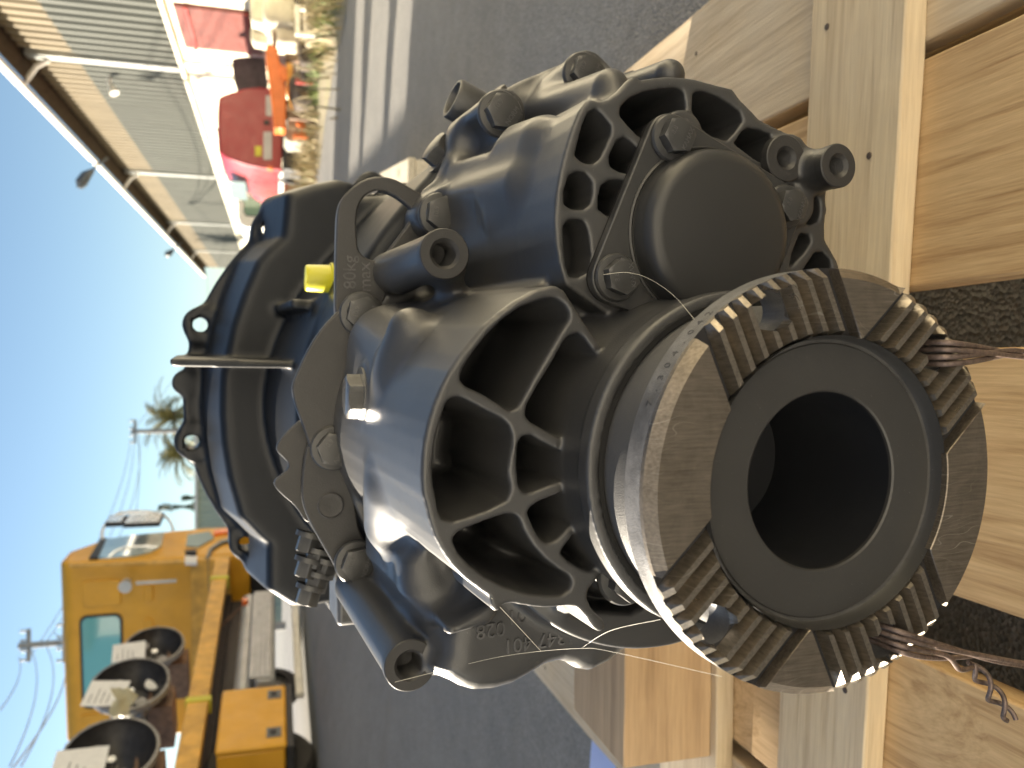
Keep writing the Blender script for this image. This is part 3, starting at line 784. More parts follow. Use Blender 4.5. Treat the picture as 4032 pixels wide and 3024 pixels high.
# teeth: four groups of parallel ridges, the flat lands stay between them
def clip_run(t0, t1, w, dirv, nrm):
    """cut a ridge line where a bolt hole goes through"""
    runs = [(t0, t1)]
    for hx, hz in HOLES:
        tc = hx * dirv[0] + hz * dirv[1]; wc = hx * nrm[0] + hz * nrm[1]
        q = RH ** 2 - (w - wc) ** 2
        if q <= 0: continue
        h = math.sqrt(q); new = []
        for a, b in runs:
            if tc + h <= a or tc - h >= b: new.append((a, b)); continue
            if a < tc - h: new.append((a, tc - h))
            if b > tc + h: new.append((tc + h, b))
        runs = new
    return runs
def ridge(w0, w1, dirv, nrm, name, m_, top=0.0, slope=.32, chamf=.0042):
    """one tooth: trapezoid w0..w1 across, running between the inner and outer circles along dirv"""
    a = min((w1 - w0) * .3, TH * slope)
    ws = [(w0, TH + .0006), (w0 + a, top), (w1 - a, top), (w1, TH + .0006)]
    fine = []
    for (wa, ha), (wb, hb) in zip(ws[:-1], ws[1:]):
        for q in range(3): fine.append((wa + (wb - wa) * q / 3, ha + (hb - ha) * q / 3))
    fine.append(ws[-1])
    def ends(w):
        o = math.sqrt(max(R_O ** 2 - w * w, 0)); i2 = R_I ** 2 - w * w
        return (math.sqrt(i2) if i2 > 0 else None), o
    # does a hole cut this ridge?
    wm = (w0 + w1) / 2
    mb = MB()
    runs_mid = None
    cols = []
    for w, h in fine:
        i_, o_ = ends(w)
        if i_ is None: i_ = 0.0
        cols.append((w, h, clip_run(i_, o_, w, dirv, nrm)))
    nr = max(len(c[2]) for c in cols)
    def P(t, w, h): return (dirv[0] * t + nrm[0] * w, h, dirv[1] * t + nrm[1] * w)
    if nr == 1 or True:
        for seg in range(nr):
            pts = []
            for w, h, rs in cols:
                if len(rs) == nr: a_, b_ = rs[seg]
                elif len(rs) == 1:
                    # beside the hole: split the run where the neighbours are split
                    ref = [c[2] for c in cols if len(c[2]) == nr][0]
                    cutp = (ref[0][1] + ref[1][0]) / 2
                    a_, b_ = (rs[0][0], min(rs[0][1], cutp)) if seg == 0 else (max(rs[0][0], cutp), rs[0][1])
                    if a_ > b_: a_ = b_
                else: a_, b_ = 0, 0
                # outer end drops with the rim chamfer, inner end with the root chamfer
                pts.append((a_, b_, w, h))
            vs = []
            for a_, b_, w, h in pts:
                lift = max(0.0, (TH - h)) / TH
                b2 = b_ - (chamf * lift if seg == nr - 1 else 0); a2 = a_ + (.0024 * lift if seg == 0 else 0)
                vs += [P(a_, w, TH + .0006), P(a2, w, h), P(b2, w, h), P(b_, w, h + (chamf * .9 * lift if seg == nr - 1 else 0)), P(b_, w, TH + .0006)]
            fs = []
            L = len(pts)
            for i in range(L - 1):
                for q in range(4): fs.append((i * 5 + q, (i + 1) * 5 + q, (i + 1) * 5 + q + 1, i * 5 + q + 1))
            fs.append(tuple(range(5))); fs.append(tuple((L - 1) * 5 + q for q in range(4, -1, -1)))
            mb.add(vs, fs)
    return mb.build(name, m_, coupling, sharp=25)
HALF, PITCH_T = .035, .07 / 9
for a in GA:
    dv = (math.cos(rad(a)), math.sin(rad(a))); nv = (-math.sin(rad(a)), math.cos(rad(a)))
    for i in range(8):
        wc = -HALF + (i + 1) * PITCH_T
        ridge(wc - .0031, wc + .0031, dv, nv, 'tooth', M['steel_tooth'])
def land(t0, t1, g0, g1):
    """flat land between two tooth groups, seen over angles t0..t1"""
    cols = []
    for t in np.linspace(t0, t1, 60):
        rin = R_I
        for g in (g0, g1):
            sn = abs(math.sin(rad(t - g)))
            rin = max(rin, HALF / max(sn, 1e-3))
        if rin < R_O - .0001: cols.append((t, rin))
    vs = []
    for t, rin in cols:
        c, s_ = math.cos(rad(t)), math.sin(rad(t)); ro = max(rin, R_O - .0042)
        for r_, h in ((rin, TH + .0006), (rin, .0004), (min(rin + .0004, ro), 0), (ro, 0), (R_O, .0040 * (1 if ro > rin else .9)), (R_O, TH + .0006)): vs.append((r_ * c, h, r_ * s_))
    n = len(cols); fs = []
    for i in range(n - 1):
        for q in range(5): fs.append((i * 6 + q, (i + 1) * 6 + q, (i + 1) * 6 + q + 1, i * 6 + q + 1))
    fs += [tuple(range(6)), tuple((n - 1) * 6 + q for q in range(5, -1, -1))]
    return MB().add(vs, fs).build('land', M['steel'], coupling, sharp=25)
land(-25, 5, 314.5, 24.5); land(45, 115, 24.5, 134.5); land(154, 186, 134.5, 204.5); land(225, 295, 204.5, 314.5)

# stamped numbers on the rim
M['stamp'] = simple('stamped_mark', (.05, .05, .055), .6)
def rim_text(txt, a0, step, size):
    for i, ch in enumerate(txt):
        if ch == ' ': continue
        a = rad(a0 - i * step); er = Vector((math.cos(a), 0, math.sin(a))); et = Vector((math.sin(a), 0, -math.cos(a)))
        P = er * (R_O + .00005) + Vector((0, .0115, 0))
        Mt = Matrix(((et.x, 0, er.x, P.x), (et.y, 1, er.y, P.y), (et.z, 0, er.z, P.z), (0, 0, 0, 1)))
        text_mesh(ch, size, .0001, Mt, 'stamped_digit', M['stamp'], coupling)
p7 = T1('A', .0115, (1750, 985)); a7 = math.degrees(math.atan2(p7[1], p7[0]))
rim_text('7.304.042', a7, 3.6, .0056)

# ------------------------------------------------------------------ bolts
def bolt_mesh(name, AF, h, fr, fh, txt=None):
    """flanged hexagon head, face towards -Y at y = -h-fh"""
    mb = MB(); n = 48
    mb.lathe([(fr, 0), (fr, -fh * .45), (fr * .94, -fh * .8), (AF * .52, -fh)], n)
    rings = []
    for lvl in range(3):
        for k in range(n):
            a = 2 * math.pi * k / n; hexr = AF / 2 / math.cos((a % (math.pi / 3)) - math.pi / 6)
            top = -fh - h + max(0, (hexr - AF * .485)) * .55
            r_, y = (hexr, -fh * .9) if lvl == 0 else (hexr, top) if lvl == 1 else (AF * .465, -fh - h)
            mb.v.append((r_ * math.cos(a), y, r_ * math.sin(a)))
    b = len(mb.v) - 3 * n
    for i in range(2):
        for k in range(n): mb.f.append((b + i * n + k, b + i * n + (k + 1) % n, b + (i + 1) * n + (k + 1) % n, b + (i + 1) * n + k))
    mb.f.append(tuple(b + 2 * n + k for k in range(n)))
    o = mb.build(name, M['paint_bolt'], gearbox, 22)
    if txt:
        for t_, dz in zip(txt, (AF * .27, -AF * .27)):
            text_mesh(t_, AF * .22, .00025, Matrix(((1, 0, 0, 0), (0, 0, -1, -fh - h), (0, 1, 0, dz), (0, 0, 0, 1))), 'head_mark', M['paint_bolt'], o)
    return o
protoA = bolt_mesh('bolt', .0165, .0068, .0125, .0035, ('8.8', 'KAMAX'))
protoB = bolt_mesh('bolt', .0215, .0080, .0160, .0042, ('10.9', 'NORM'))
used = set()
def put_bolt(proto, x, s, z, roll=0.0):
    o = proto if proto not in used else copy_tree(proto, gearbox)
    used.add(proto)
    o.location = (x, s, z); o.rotation_euler = (0, rad(roll), 0)
    return o
COVER_BOLTS = [T1('C', .104, (990, 390)), T1('C', .104, (612, 1340)), T1('C', .104, (1755, 860)), (.0685, -.030)]
COVER_S = .114
for i, (x, z) in enumerate(COVER_BOLTS): put_bolt(protoA, x, COVER_S - .0002, z, (25, -10, 18, 3)[i])
for i, (k, p, s0) in enumerate((('D', (1540, 1170), .325), ('E', (930, 600), .325), ('F', (1005, 640), .325))):
    x, z = T1(k, s0 - .012, p); put_bolt(protoB, x, s0, z, (12, 40, 22)[i])
for i, (k, p, s0) in enumerate((('D', (2120, 440), .300), ('2', (1090, 370), .262), ('2', (1615, 122), .275))):
    x, z = T1(k, s0 - .012, p); put_bolt(protoB, x, s0 - .0004, z, (5, 33, 18)[i])

# a bolt half hidden in the square recess behind the coupling
x, z = T1('B', .088, (1850, 1075)); put_bolt(protoB, x, .10, z, 8)
# machined faces and threads of the tapped bosses
def tapped(x, s, z, ro, ri):
    prof = [(ro, s + .006), (ro, s + .0006), (ro - .0006, s), (ri + .0012, s), (ri, s + .0012)]
    for i in range(11): prof += [(ri - .0007, s + .0019 + i * .0016), (ri, s + .0027 + i * .0016)]
    prof += [(ri * .9, s + .021), (0, s + .026)]
    return MB().lathe(prof, 48, Matrix.Translation((x, 0, z))).build('tapped_boss', M['paint_rough'], gearbox, 24)
tapped(-.125, .1792, .137, .0150, .0080); tapped(.110, .1992, .113, .0150, .0080)
x, z = T1('C', .1, (2040, 600)); tapped(x, .0992, z, .0122, .0056)
x, z = T1('C', S_L - .006, (1690, 550)); tapped(x, S_L - .0068, z, .0132, .0056)

# ------------------------------------------------------------------ countershaft cover: plate and pressed cap
def hull_plate(cs, r, n=14):
    pts = [(c[0] + r * math.cos(a), c[1] + r * math.sin(a)) for c in cs for a in np.linspace(0, 2 * math.pi, n * 2)[:-1]]
    pts = sorted(set(pts)); up, lo = [], []
    cr = lambda o, a, b: (a[0] - o[0]) * (b[1] - o[1]) - (a[1] - o[1]) * (b[0] - o[0])
    for p in pts:
        while len(lo) > 1 and cr(lo[-2], lo[-1], p) <= 0: lo.pop()
        lo.append(p)
    for p in reversed(pts):
        while len(up) > 1 and cr(up[-2], up[-1], p) <= 0: up.pop()
        up.append(p)
    return lo[:-1] + up[:-1]
CAP_C = (.1175, -.0095)
cover = MB().prism(hull_plate(COVER_BOLTS, .0135), COVER_S, COVER_S + .0062).build('cover_plate', M['paint_bolt'], gearbox, 30, .0009)
MB().prism(hull_plate(COVER_BOLTS, .0131), COVER_S + .0061, COVER_S + .0078).build('cover_gasket', M['gasket'], gearbox, 30)
MB().lathe([(.0478, COVER_S + .0005), (.0478, COVER_S - .0008), (.0468, COVER_S - .0013), (.0458, COVER_S - .0006), (.0452, COVER_S + .0002), (.0447, COVER_S - .0006), (.0447, COVER_S - .0080), (.0440, COVER_S - .0112), (.0422, COVER_S - .0140), (.0395, COVER_S - .0158), (.0362, COVER_S - .0166), (.0, COVER_S - .0170)], 96,
           Matrix.Translation((CAP_C[0], 0, CAP_C[1]))).build('bearing_cap', simple('smooth_charcoal_enamel', (.033, .033, .033), .36, 0, .03, 40, .05, 900, 0, .5, .01), gearbox, 50)
# cast numbers on the sump
def face_text(txt, size, depth, x, s, z, ang, name='cast_number', m_=None, parent=None):
    c, d = math.cos(rad(ang)), math.sin(rad(ang))
    Mt = Matrix(((c, -d, 0, x), (0, 0, -1, s), (d, c, 0, z), (0, 0, 0, 1)))
    return text_mesh(txt, size, depth, Mt, name, m_ or M['paint'], parent or gearbox)

for txt, p, sz in (('1347 401', (1155, 1520), .0118), ('301', (1025, 1335), .0118), ('028', (800, 1440), .0118)):
    x, z = T1('B', .1585, p); face_text(txt, sz, .0012, x, .1600, z, 92)
# ------------------------------------------------------------------ lifting eye and bracket plates
def plate(name, outline, s0, th, hole=None, bevel=.0014, it=2):
    o = MB().prism(chaikin(outline, it), s0, s0 + th).build(name, M['paint_rough'], None, None)
    if hole:
        c = MB().prism(chaikin(hole, it), s0 - .01, s0 + th + .01).build('cut', None, None, None)
        m = o.modifiers.new('b', 'BOOLEAN'); m.object = c; m.operation = 'DIFFERENCE'; m.solver = 'EXACT'
        dg = bpy.context.evaluated_depsgraph_get(); me = bpy.data.meshes.new_from_object(o.evaluated_get(dg))
        o.modifiers.clear(); o.data = me; me.name = name; bpy.data.objects.remove(c, do_unlink=True)
    o.parent = gearbox
    o.data.polygons.foreach_set('use_smooth', [True] * len(o.data.polygons)); o.data.set_sharp_from_angle(angle=rad(30))
    m = o.modifiers.new('bevel', 'BEVEL'); m.width = bevel; m.segments = 2; m.limit_method = 'ANGLE'; m.angle_limit = rad(50)
    return o
eye = plate('lifting_eye', T('D', .333, [(1325, 1200), (1328, 1000), (1330, 800), (1335, 600), (1340, 450), (1360, 360), (1410, 290), (1480, 225), (1570, 182), (1660, 170), (1760, 190), (1850, 240), (1960, 305), (2080, 330), (2190, 400), (2200, 500), (2100, 640), (1900, 780), (1750, 920), (1670, 1100), (1640, 1260), (1540, 1320), (1400, 1280)]),
            .333, .009, T('D', .333, [(1490, 690), (1484, 590), (1483, 480), (1492, 400), (1530, 325), (1600, 282), (1680, 280), (1760, 312), (1840, 370), (1895, 425), (1860, 520), (1760, 650), (1670, 770), (1600, 790), (1520, 745)]))
x, z = T1('D', .3325, (1437, 870)); face_text('80kg', .0128, .0004, x, .3328, z, 2, 'raised_letters', M['paint_rough'])
x, z = T1('D', .3325, (1545, 905)); face_text('max', .0128, .0004, x, .3328, z, 2, 'raised_letters', M['paint_rough'])
plate('bracket_plate', T('5', .325, [(300, 420), (230, 510), (170, 610), (110, 740), (82, 810), (80, 860), (105, 960), (150, 1075), (190, 1200), (230, 1285), (300, 1332), (370, 1345), (440, 1310), (480, 1240), (478, 1170), (440, 1090), (395, 1020), (385, 970), (430, 860), (490, 680), (525, 590), (600, 520), (660, 470), (680, 390), (650, 310), (590, 268), (520, 258), (440, 285)]), .325, .008)
plate('bracket_plate', T('E', .334, [(690, 540), (655, 700), (638, 900), (640, 1050), (690, 1200), (800, 1400), (940, 1640), ('F', 840, 720), ('F', 900, 775), ('F', 1000, 790), ('F', 1090, 740), ('F', 1115, 640), ('F', 1080, 520), ('F', 1010, 380), (1130, 1250), (1085, 980), (1035, 780), (1020, 620), (900, 520), (780, 500)]), .334, .009)
plate('bracket_plate', T('E', .344, [(640, 330), (590, 375), (500, 455), (425, 550), (415, 610), (470, 660), (525, 715), (525, 770), (460, 825), (400, 870), (400, 925), (480, 1005), (590, 1095), (680, 1250), (760, 1200), (800, 900), (780, 500)]), .345, .006, bevel=.001)
x, z = T1('E', .333, (890, 1085)); MB().lathe([(.0096, .3335), (.0096, .3328), (.0088, .3322), (.0084, .3330), (.0, .3333)], 32, Matrix.Translation((x, 0, z))).build('dowel_end', M['paint_rough'], gearbox, 30)
# breather cap of yellow plastic
m, nt, bs = mat('yellow_plastic'); bs.inputs['Base Color'].default_value = (.52, .49, .015, 1); bs.inputs['Roughness'].default_value = .3; bs.inputs['Subsurface Weight'].default_value = .35; bs.inputs['Subsurface Radius'].default_value = (.01, .008, .002); bs.inputs['Subsurface Scale'].default_value = .5
M['yplastic'] = m
ZUP = Matrix(((1, 0, 0, 0), (0, 0, -1, 0), (0, 1, 0, 0), (0, 0, 0, 1)))      # lathe axis Y -> Z
def upright(x, s, z): return Matrix.Translation((x, s, z)) @ ZUP
MB().lathe([(.0140, 0), (.0140, .0018), (.0120, .0022), (.0114, .021), (.0105, .0225), (.0, .0228)], 40, upright(.1125, .452, .1395)).build('breather_cap', m, gearbox, 35)
# bright vent plug on top of the drum, and the blanking plug and union on the right
def hexhead(name, M4, AF, h, fr, fh, m_):
    mb = MB(); n = 48
    mb.lathe([(fr, 0), (fr, fh), (AF * .5, fh)], n)
    b = len(mb.v)
    for lvl in range(3):
        for k in range(n):
            a = 2 * math.pi * k / n; hexr = AF / 2 / math.cos((a % (math.pi / 3)) - math.pi / 6)
            r_, y = (hexr, fh * .9) if lvl == 0 else (hexr, fh + h - max(0, hexr - AF * .485) * .55) if lvl == 1 else (AF * .46, fh + h)
            mb.v.append((r_ * math.cos(a), y, r_ * math.sin(a)))
    for i in range(2):
        for k in range(n): mb.f.append((b + i * n + k, b + i * n + (k + 1) % n, b + (i + 1) * n + (k + 1) % n, b + (i + 1) * n + k))
    mb.f.append(tuple(b + 2 * n + k for k in range(n)))
    mb.v = [M4 @ Vector(v) for v in mb.v]
    return mb.build(name, m_, gearbox, 24)
hexhead('vent_plug', upright(.024, .243, .1515), .0240, .0090, .0185, .0030, paint_casting('wet_gloss_enamel', (.05, .05, .05), .2, .05, 900))

def along(x, s, z, d):
    """lathe axis Y turned to direction d at a point of the casing"""
    d = Vector(d).normalized(); a = d.cross(Vector((0, 0, 1)) if abs(d.z) < .9 else Vector((1, 0, 0))).normalized(); b = a.cross(d)
    return Matrix(((a.x, d.x, b.x, x), (a.y, d.y, b.y, s), (a.z, d.z, b.z, z), (0, 0, 0, 1)))
x, z = T1('2', .362, (720, 660)); hexhead('blanking_plug', along(x, .362, z, (.55, -.1, .83)), .024, .010, .0185, .004, M['paint_bolt'])
x, z = T1('2', .375, (850, 330))
MB().lathe([(.019, -.05), (.0165, -.012), (.0165, .018), (.0155, .020), (.0135, .020), (.0125, .018), (.0125, .0), (0, .0)], 32, along(x - .004, .375, z - .006, (.35, -.05, .93))).build('pipe_union', M['paint_bolt'], gearbox, 30)
x, z = T1('2', .37, (1000, 250)); hexhead('blanking_plug', along(x - .01, .37, z - .01, (.7, -.1, .7)), .020, .008, .0150, .004, M['paint_bolt'])
# studs and nuts of the gear-shift actuator, edge-on beyond the bracket
for i, p in enumerate(((640, 500), (700, 620), (630, 690), (700, 800), (760, 700), (640, 900))):
    x, z = T1('F', .40, p); hexhead('stud_nut', along(x + .012, .40, z, (-.95, -.1, .3)), .0165, .012, .0120, .004, M['paint_bolt'])
MB().box(-.168, -.10, .385, .43, .07, .145).build('actuator_block', M['paint'], gearbox, 30, .004)
# ------------------------------------------------------------------ wood
def wood(name, light, dark, axis='Y', grey=0.0, knots=True, scale=1.0):
    """sawn softwood: long grain, growth bands, knots, grey weathering, saw marks"""
    m, nt, bs = mat(name)
    k = {'Y': (1, .045, 1), 'X': (.045, 1, 1), 'Z': (1, 1, .045)}[axis]
    tc = nt.nodes.new('ShaderNodeTexCoord'); oi = nt.nodes.new('ShaderNodeObjectInfo')
    off = N(nt, 'ShaderNodeVectorMath', operation='SCALE'); off.inputs[0].default_value = (3.1, 1.7, 2.3); nt.links.new(oi.outputs['Random'], off.inputs['Scale'])
    add = N(nt, 'ShaderNodeVectorMath', operation='ADD'); nt.links.new(tc.outputs['Object'], add.inputs[0]); nt.links.new(off.outputs[0], add.inputs[1])
    co0 = add.outputs[0]
    # knots: few round centres, grain flows round them
    vor = N(nt, 'ShaderNodeTexVoronoi'); vor.inputs['Scale'].default_value = 4.2 * scale; vor.inputs['Randomness'].default_value = 1
    kmap = N(nt, 'ShaderNodeMapping'); kmap.inputs['Scale'].default_value = {'Y': (1, .5, .3), 'X': (.5, 1, .3), 'Z': (1, .3, .5)}[axis]; nt.links.new(co0, kmap.inputs[0]); nt.links.new(kmap.outputs[0], vor.inputs['Vector'])
    kd = vor.outputs['Distance']
    push = ramp(nt, kd, [(.0, (1, 1, 1)), (.22, (0, 0, 0))])
    mp = N(nt, 'ShaderNodeMapping'); mp.inputs['Scale'].default_value = k; nt.links.new(co0, mp.inputs[0])
    warp = N(nt, 'ShaderNodeVectorMath', operation='SCALE'); warp.inputs['Scale'].default_value = .035 if knots else 0
    nt.links.new(push, warp.inputs[0]); ad2 = N(nt, 'ShaderNodeVectorMath', operation='ADD'); nt.links.new(mp.outputs[0], ad2.inputs[0]); nt.links.new(warp.outputs[0], ad2.inputs[1])
    g = ad2.outputs[0]
    band = noise(nt, g, 75 * scale, 4, .55, .9)
    fine = noise(nt, g, 420 * scale, 4, .65)
    c = ramp(nt, band, [(.36, tuple(x * .82 for x in dark)), (.46, tuple((a + b) / 2 for a, b in zip(light, dark))), (.58, light), (.7, tuple(min(1, x * 1.1) for x in light))])
    c = mix(nt, .45, c, ramp(nt, fine, [(.3, tuple(x * .8 for x in dark)), (.65, light)]))
    big = noise(nt, co0, 5, 4)
    c = mix(nt, 1.0, c, ramp(nt, big, [(.3, (.86, .85, .83)), (.7, (1.06, 1.05, 1.04))]), 'MULTIPLY')
    if grey: c = mix(nt, ramp(nt, noise(nt, co0, 7, 5, .65), [(.35, (grey,) * 3), (.65, (grey * .25,) * 3)]), c, (.56, .53, .47))
    if knots:
        kn = ramp(nt, kd, [(.035, (1, 1, 1)), (.06, (0, 0, 0))])
        ring = ramp(nt, kd, [(.045, (0, 0, 0)), (.055, (.8, .8, .8)), (.066, (0, 0, 0))])
        c = mix(nt, kn, c, tuple(x * .62 for x in dark)); c = mix(nt, ring, c, (.07, .04, .02))
    nt.links.new(c, bs.inputs['Base Color'])
    bs.inputs['Roughness'].default_value = .72; bs.inputs['Specular IOR Level'].default_value = .3
    b1 = bump(nt, bs, fine, .35, .0012); bump(nt, bs, band, .25, .002, b1)
    return m
M['deck'] = wood('pine_deck', (.70, .50, .27), (.50, .31, .145), 'Y')
M['deck_grey'] = wood('pine_deck_weathered', (.76, .62, .42), (.60, .44, .26), 'Y', .35)
M['cross'] = wood('pine_cross', (.78, .64, .42), (.62, .46, .27), 'X', .3)
M['timber'] = wood('timber_block', (.62, .43, .245), (.48, .31, .165), 'X', .08, False, .7)
M['crate'] = wood('pale_plank', (.72, .66, .52), (.58, .50, .36), 'Y', .3)

pallet = empty('pallet', (-.06, .90, 0), 'wooden pallet of pine boards carrying the gearbox', 'pallet', None, rad(-1.0))
BOARDS = [(-.505, -.345), (-.325, -.148), (-.088, .092), (.142, .315), (.330, .500)]
rnd = random.Random(7)
def board(x0, x1, y0, y1, z0, z1, m_, name, parent, cut=.0015):
    """sawn board with slightly wandering edges"""
    n = 14; vs = []
    j = lambda a: rnd.uniform(-a, a)
    for i in range(n + 1):
        y = y0 + (y1 - y0) * i / n
        for x, z in ((x0, z0), (x1, z0), (x1, z1), (x0, z1)): vs.append((x + j(cut), y + (j(cut) if 0 < i < n else 0), z + j(cut * .35)))
    fs = [(i * 4 + q, i * 4 + (q + 1) % 4, (i + 1) * 4 + (q + 1) % 4, (i + 1) * 4 + q) for i in range(n) for q in range(4)] + [(3, 2, 1, 0), tuple(n * 4 + q for q in range(4))]
    return MB().add(vs, fs).build(name, m_, parent, 50, .0018, 2)
for i, (a, b) in enumerate(BOARDS):
    board(a, b, -.63, .70, .120, .144, M['deck_grey'] if i in (0, 4) else M['deck'], 'deck_board', pallet)
M['cross_low'] = M['cross']
for y in (-.60, .0, .58):
    board2 = MB().box(-.50, .495, y - .05, y + .05, .098, .1195).build('stringer', M['cross'], pallet, 50, .002)
    for x in (-.43, .0, .43): MB().box(x - .05, x + .05, y - .048, y + .048, .022, .0975).build('block', M['timber'], pallet, 50, .002)
for x in (-.43, .0, .43): MB().box(x - .05, x + .05, -.63, .70, .001, .0215).build('bottom_board', M['deck'], pallet, 50, .002)

def xboard(name, x0, x1, yc, w, z0, z1, yaw, m_, label, cat):
    """board lying across the deck; its own length runs along local X"""
    o = empty(name, ((x0 + x1) / 2, yc, z0))
    bpy.data.objects.remove(o)
    n = 16; L = x1 - x0; vs = []
    for i in range(n + 1):
        x = -L / 2 + L * i / n
        for y, z in ((-w / 2, 0), (w / 2, 0), (w / 2, z1 - z0), (-w / 2, z1 - z0)): vs.append((x, y + rnd.uniform(-.0012, .0012), z + rnd.uniform(-.0004, .0004)))
    fs = [(i * 4 + q, i * 4 + (q + 1) % 4, (i + 1) * 4 + (q + 1) % 4, (i + 1) * 4 + q) for i in range(n) for q in range(4)] + [(3, 2, 1, 0), tuple(n * 4 + q for q in range(4))]
    ob = MB().add(vs, fs).build(name, m_, None, 50, .0016, 2)
    ob.location = ((x0 + x1) / 2, yc, z0); ob.rotation_euler = (0, 0, rad(yaw))
    return tag(ob, label, cat)
xboard('cross_board', -.56, .52, .612, .118, .1448, .1650, -4.6, M['cross'], 'thin pine board laid across the pallet just behind the coupling', 'board')
xboard('cross_board', -.545, .12, .872, .135, .1448, .1650, -2.0, M['cross'], 'thin pine board under the square timber at the left of the pallet', 'board')
xboard('timber', -.405, .14, .890, .155, .1654, .2680, -2.0, M['timber'], 'square sawn timber propping up the gearbox case', 'timber')

# nail heads in the boards
M['nail'] = simple('rusty_nail', (.10, .075, .06), .6, .5)
nail_me = MB().lathe([(0, 0), (.0026, 0), (.0030, .0004), (.0030, .0012)], 10, ZUP @ Matrix.Scale(-1, 4, (0, 1, 0))).build('nail', M['nail'], None, 30)
def nail(parent, x, y, z):
    o = nail_me.copy(); COL.objects.link(o); o.parent = parent; o.location = (x, y, z)
for ob in [q for q in COL.objects if q.name.startswith('cross_board')]:
    L = max(v.co.x for v in ob.data.vertices); h = max(v.co.z for v in ob.data.vertices)
    for fx in (-.78, -.42, .02, .38, .62, .86):
        for dy in (-.03, .032): nail(ob, L * fx + rnd.uniform(-.012, .012), dy + rnd.uniform(-.006, .006), h + .0002)
for bo in [q for q in pallet.children if q.name.startswith('deck_board')]:
    xs_ = [v.co.x for v in bo.data.vertices]; a_, b_ = min(xs_), max(xs_)
    for y in (-.60, .0, .58):
        for fx in (.22, .76): nail(bo, a_ + (b_ - a_) * fx + rnd.uniform(-.01, .01), y + rnd.uniform(-.02, .02), .1444)
bpy.data.objects.remove(nail_me, do_unlink=True)

# twisted tie wires through the coupling's lower bolt holes
M['wire'] = simple('rusty_iron_wire', (.16, .12, .105), .5, .55, .5, 300, .3, 900)
def G2W(x, s, z): return gearbox.matrix_world @ Vector((x, s, z))
def spline(P, n=12):
    P = [Vector(p) for p in P]; out = []
    for i in range(len(P) - 1):
        p0, p1, p2, p3 = P[max(i - 1, 0)], P[i], P[i + 1], P[min(i + 2, len(P) - 1)]
        for k in range(n):
            t = k / n
            out.append(.5 * ((2 * p1) + (p2 - p0) * t + (2 * p0 - 5 * p1 + 4 * p2 - p3) * t * t + (3 * p1 - p0 - 3 * p2 + p3) * t ** 3))
    return out + [P[-1]]
bpy.context.view_layer.update()
def wire(name, label, hole, ends, knot=None):
    o = empty(name, (ends[0][0], ends[0][1], .144), label, 'wire')
    inv = Matrix.Translation((-ends[0][0], -ends[0][1], -.144))
    c = Vector((hole[0], 0, hole[1]))
    for i, e in enumerate(ends):
        dx = (i - (len(ends) - 1) / 2) * .0030
        a = G2W(c.x + dx, .030, c.z - .004); b = G2W(c.x + dx, -.001, c.z - .0062 + .001 * (i % 2)); d = Vector(e)
        mid = b.lerp(d, .45) + Vector((.002 * math.sin(i * 2.1), -.004, .004 * math.cos(i * 1.7)))
        mid2 = b.lerp(d, .75) + Vector((-.003 * math.sin(i * 1.3), -.002, .003 * math.sin(i * 2.7)))
        MB().tube([inv @ p for p in spline([a, b, mid, mid2, d], 10)], .0013, 8).build('strand', M['wire'], o, 60)
    if knot:
        k0, k1 = Vector(knot[0]), Vector(knot[1])
        ax = (k1 - k0).normalized(); u = ax.cross(Vector((0, 0, 1))).normalized(); v = ax.cross(u)
        for ph in (0, math.pi):
            pts = [k0.lerp(k1, t) + (u * math.cos(ph + t * 9) + v * math.sin(ph + t * 9)) * (.0022 + .0016 * math.sin(t * 3.1)) for t in np.linspace(0, 1, 60)]
            MB().tube([inv @ p for p in pts], .0013, 8).build('twist', M['wire'], o, 60)
    return o
bg = lambda k, p, z: at_z(k, p, z)
eR = [at_y('W', (2290, yy), .372 + i * .004) for i, yy in enumerate((748, 760, 772, 786))]
wire('tie_wire', 'rusty wire strands running straight down from the right lower hole of the coupling', HOLES[3], [tuple(p) for p in eR])
kk0, kk1 = at_y('W', (2098, 1432), .355), at_y('W', (2185, 1556), .350)
eL = [at_y('W', (2098, 1418), .356), at_y('W', (2105, 1440), .355), at_y('W', (2290, 1440), .36), at_y('W', (2290, 1466), .36)]
wire('tie_wire', 'rusty wire with a twisted knot hanging from the left lower hole of the coupling', HOLES[2], [tuple(p) for p in eL], (tuple(kk0), tuple(kk1)))
# splinter standing in the gap between the deck boards
o = MB().add([(0, 0, 0), (.004, 0, 0), (.002, .002, 0), (.0015, .001, .035)], [(0, 1, 3), (1, 2, 3), (2, 0, 3), (0, 2, 1)]).build('splinter', M['deck'], None, None)
o.location = at_z('W', (2085, 1300), .10); o.location.z = .118; o.rotation_euler = (.4, .2, .6)
tag(o, 'tiny wood splinter standing up in the gap between two deck boards', 'splinter')

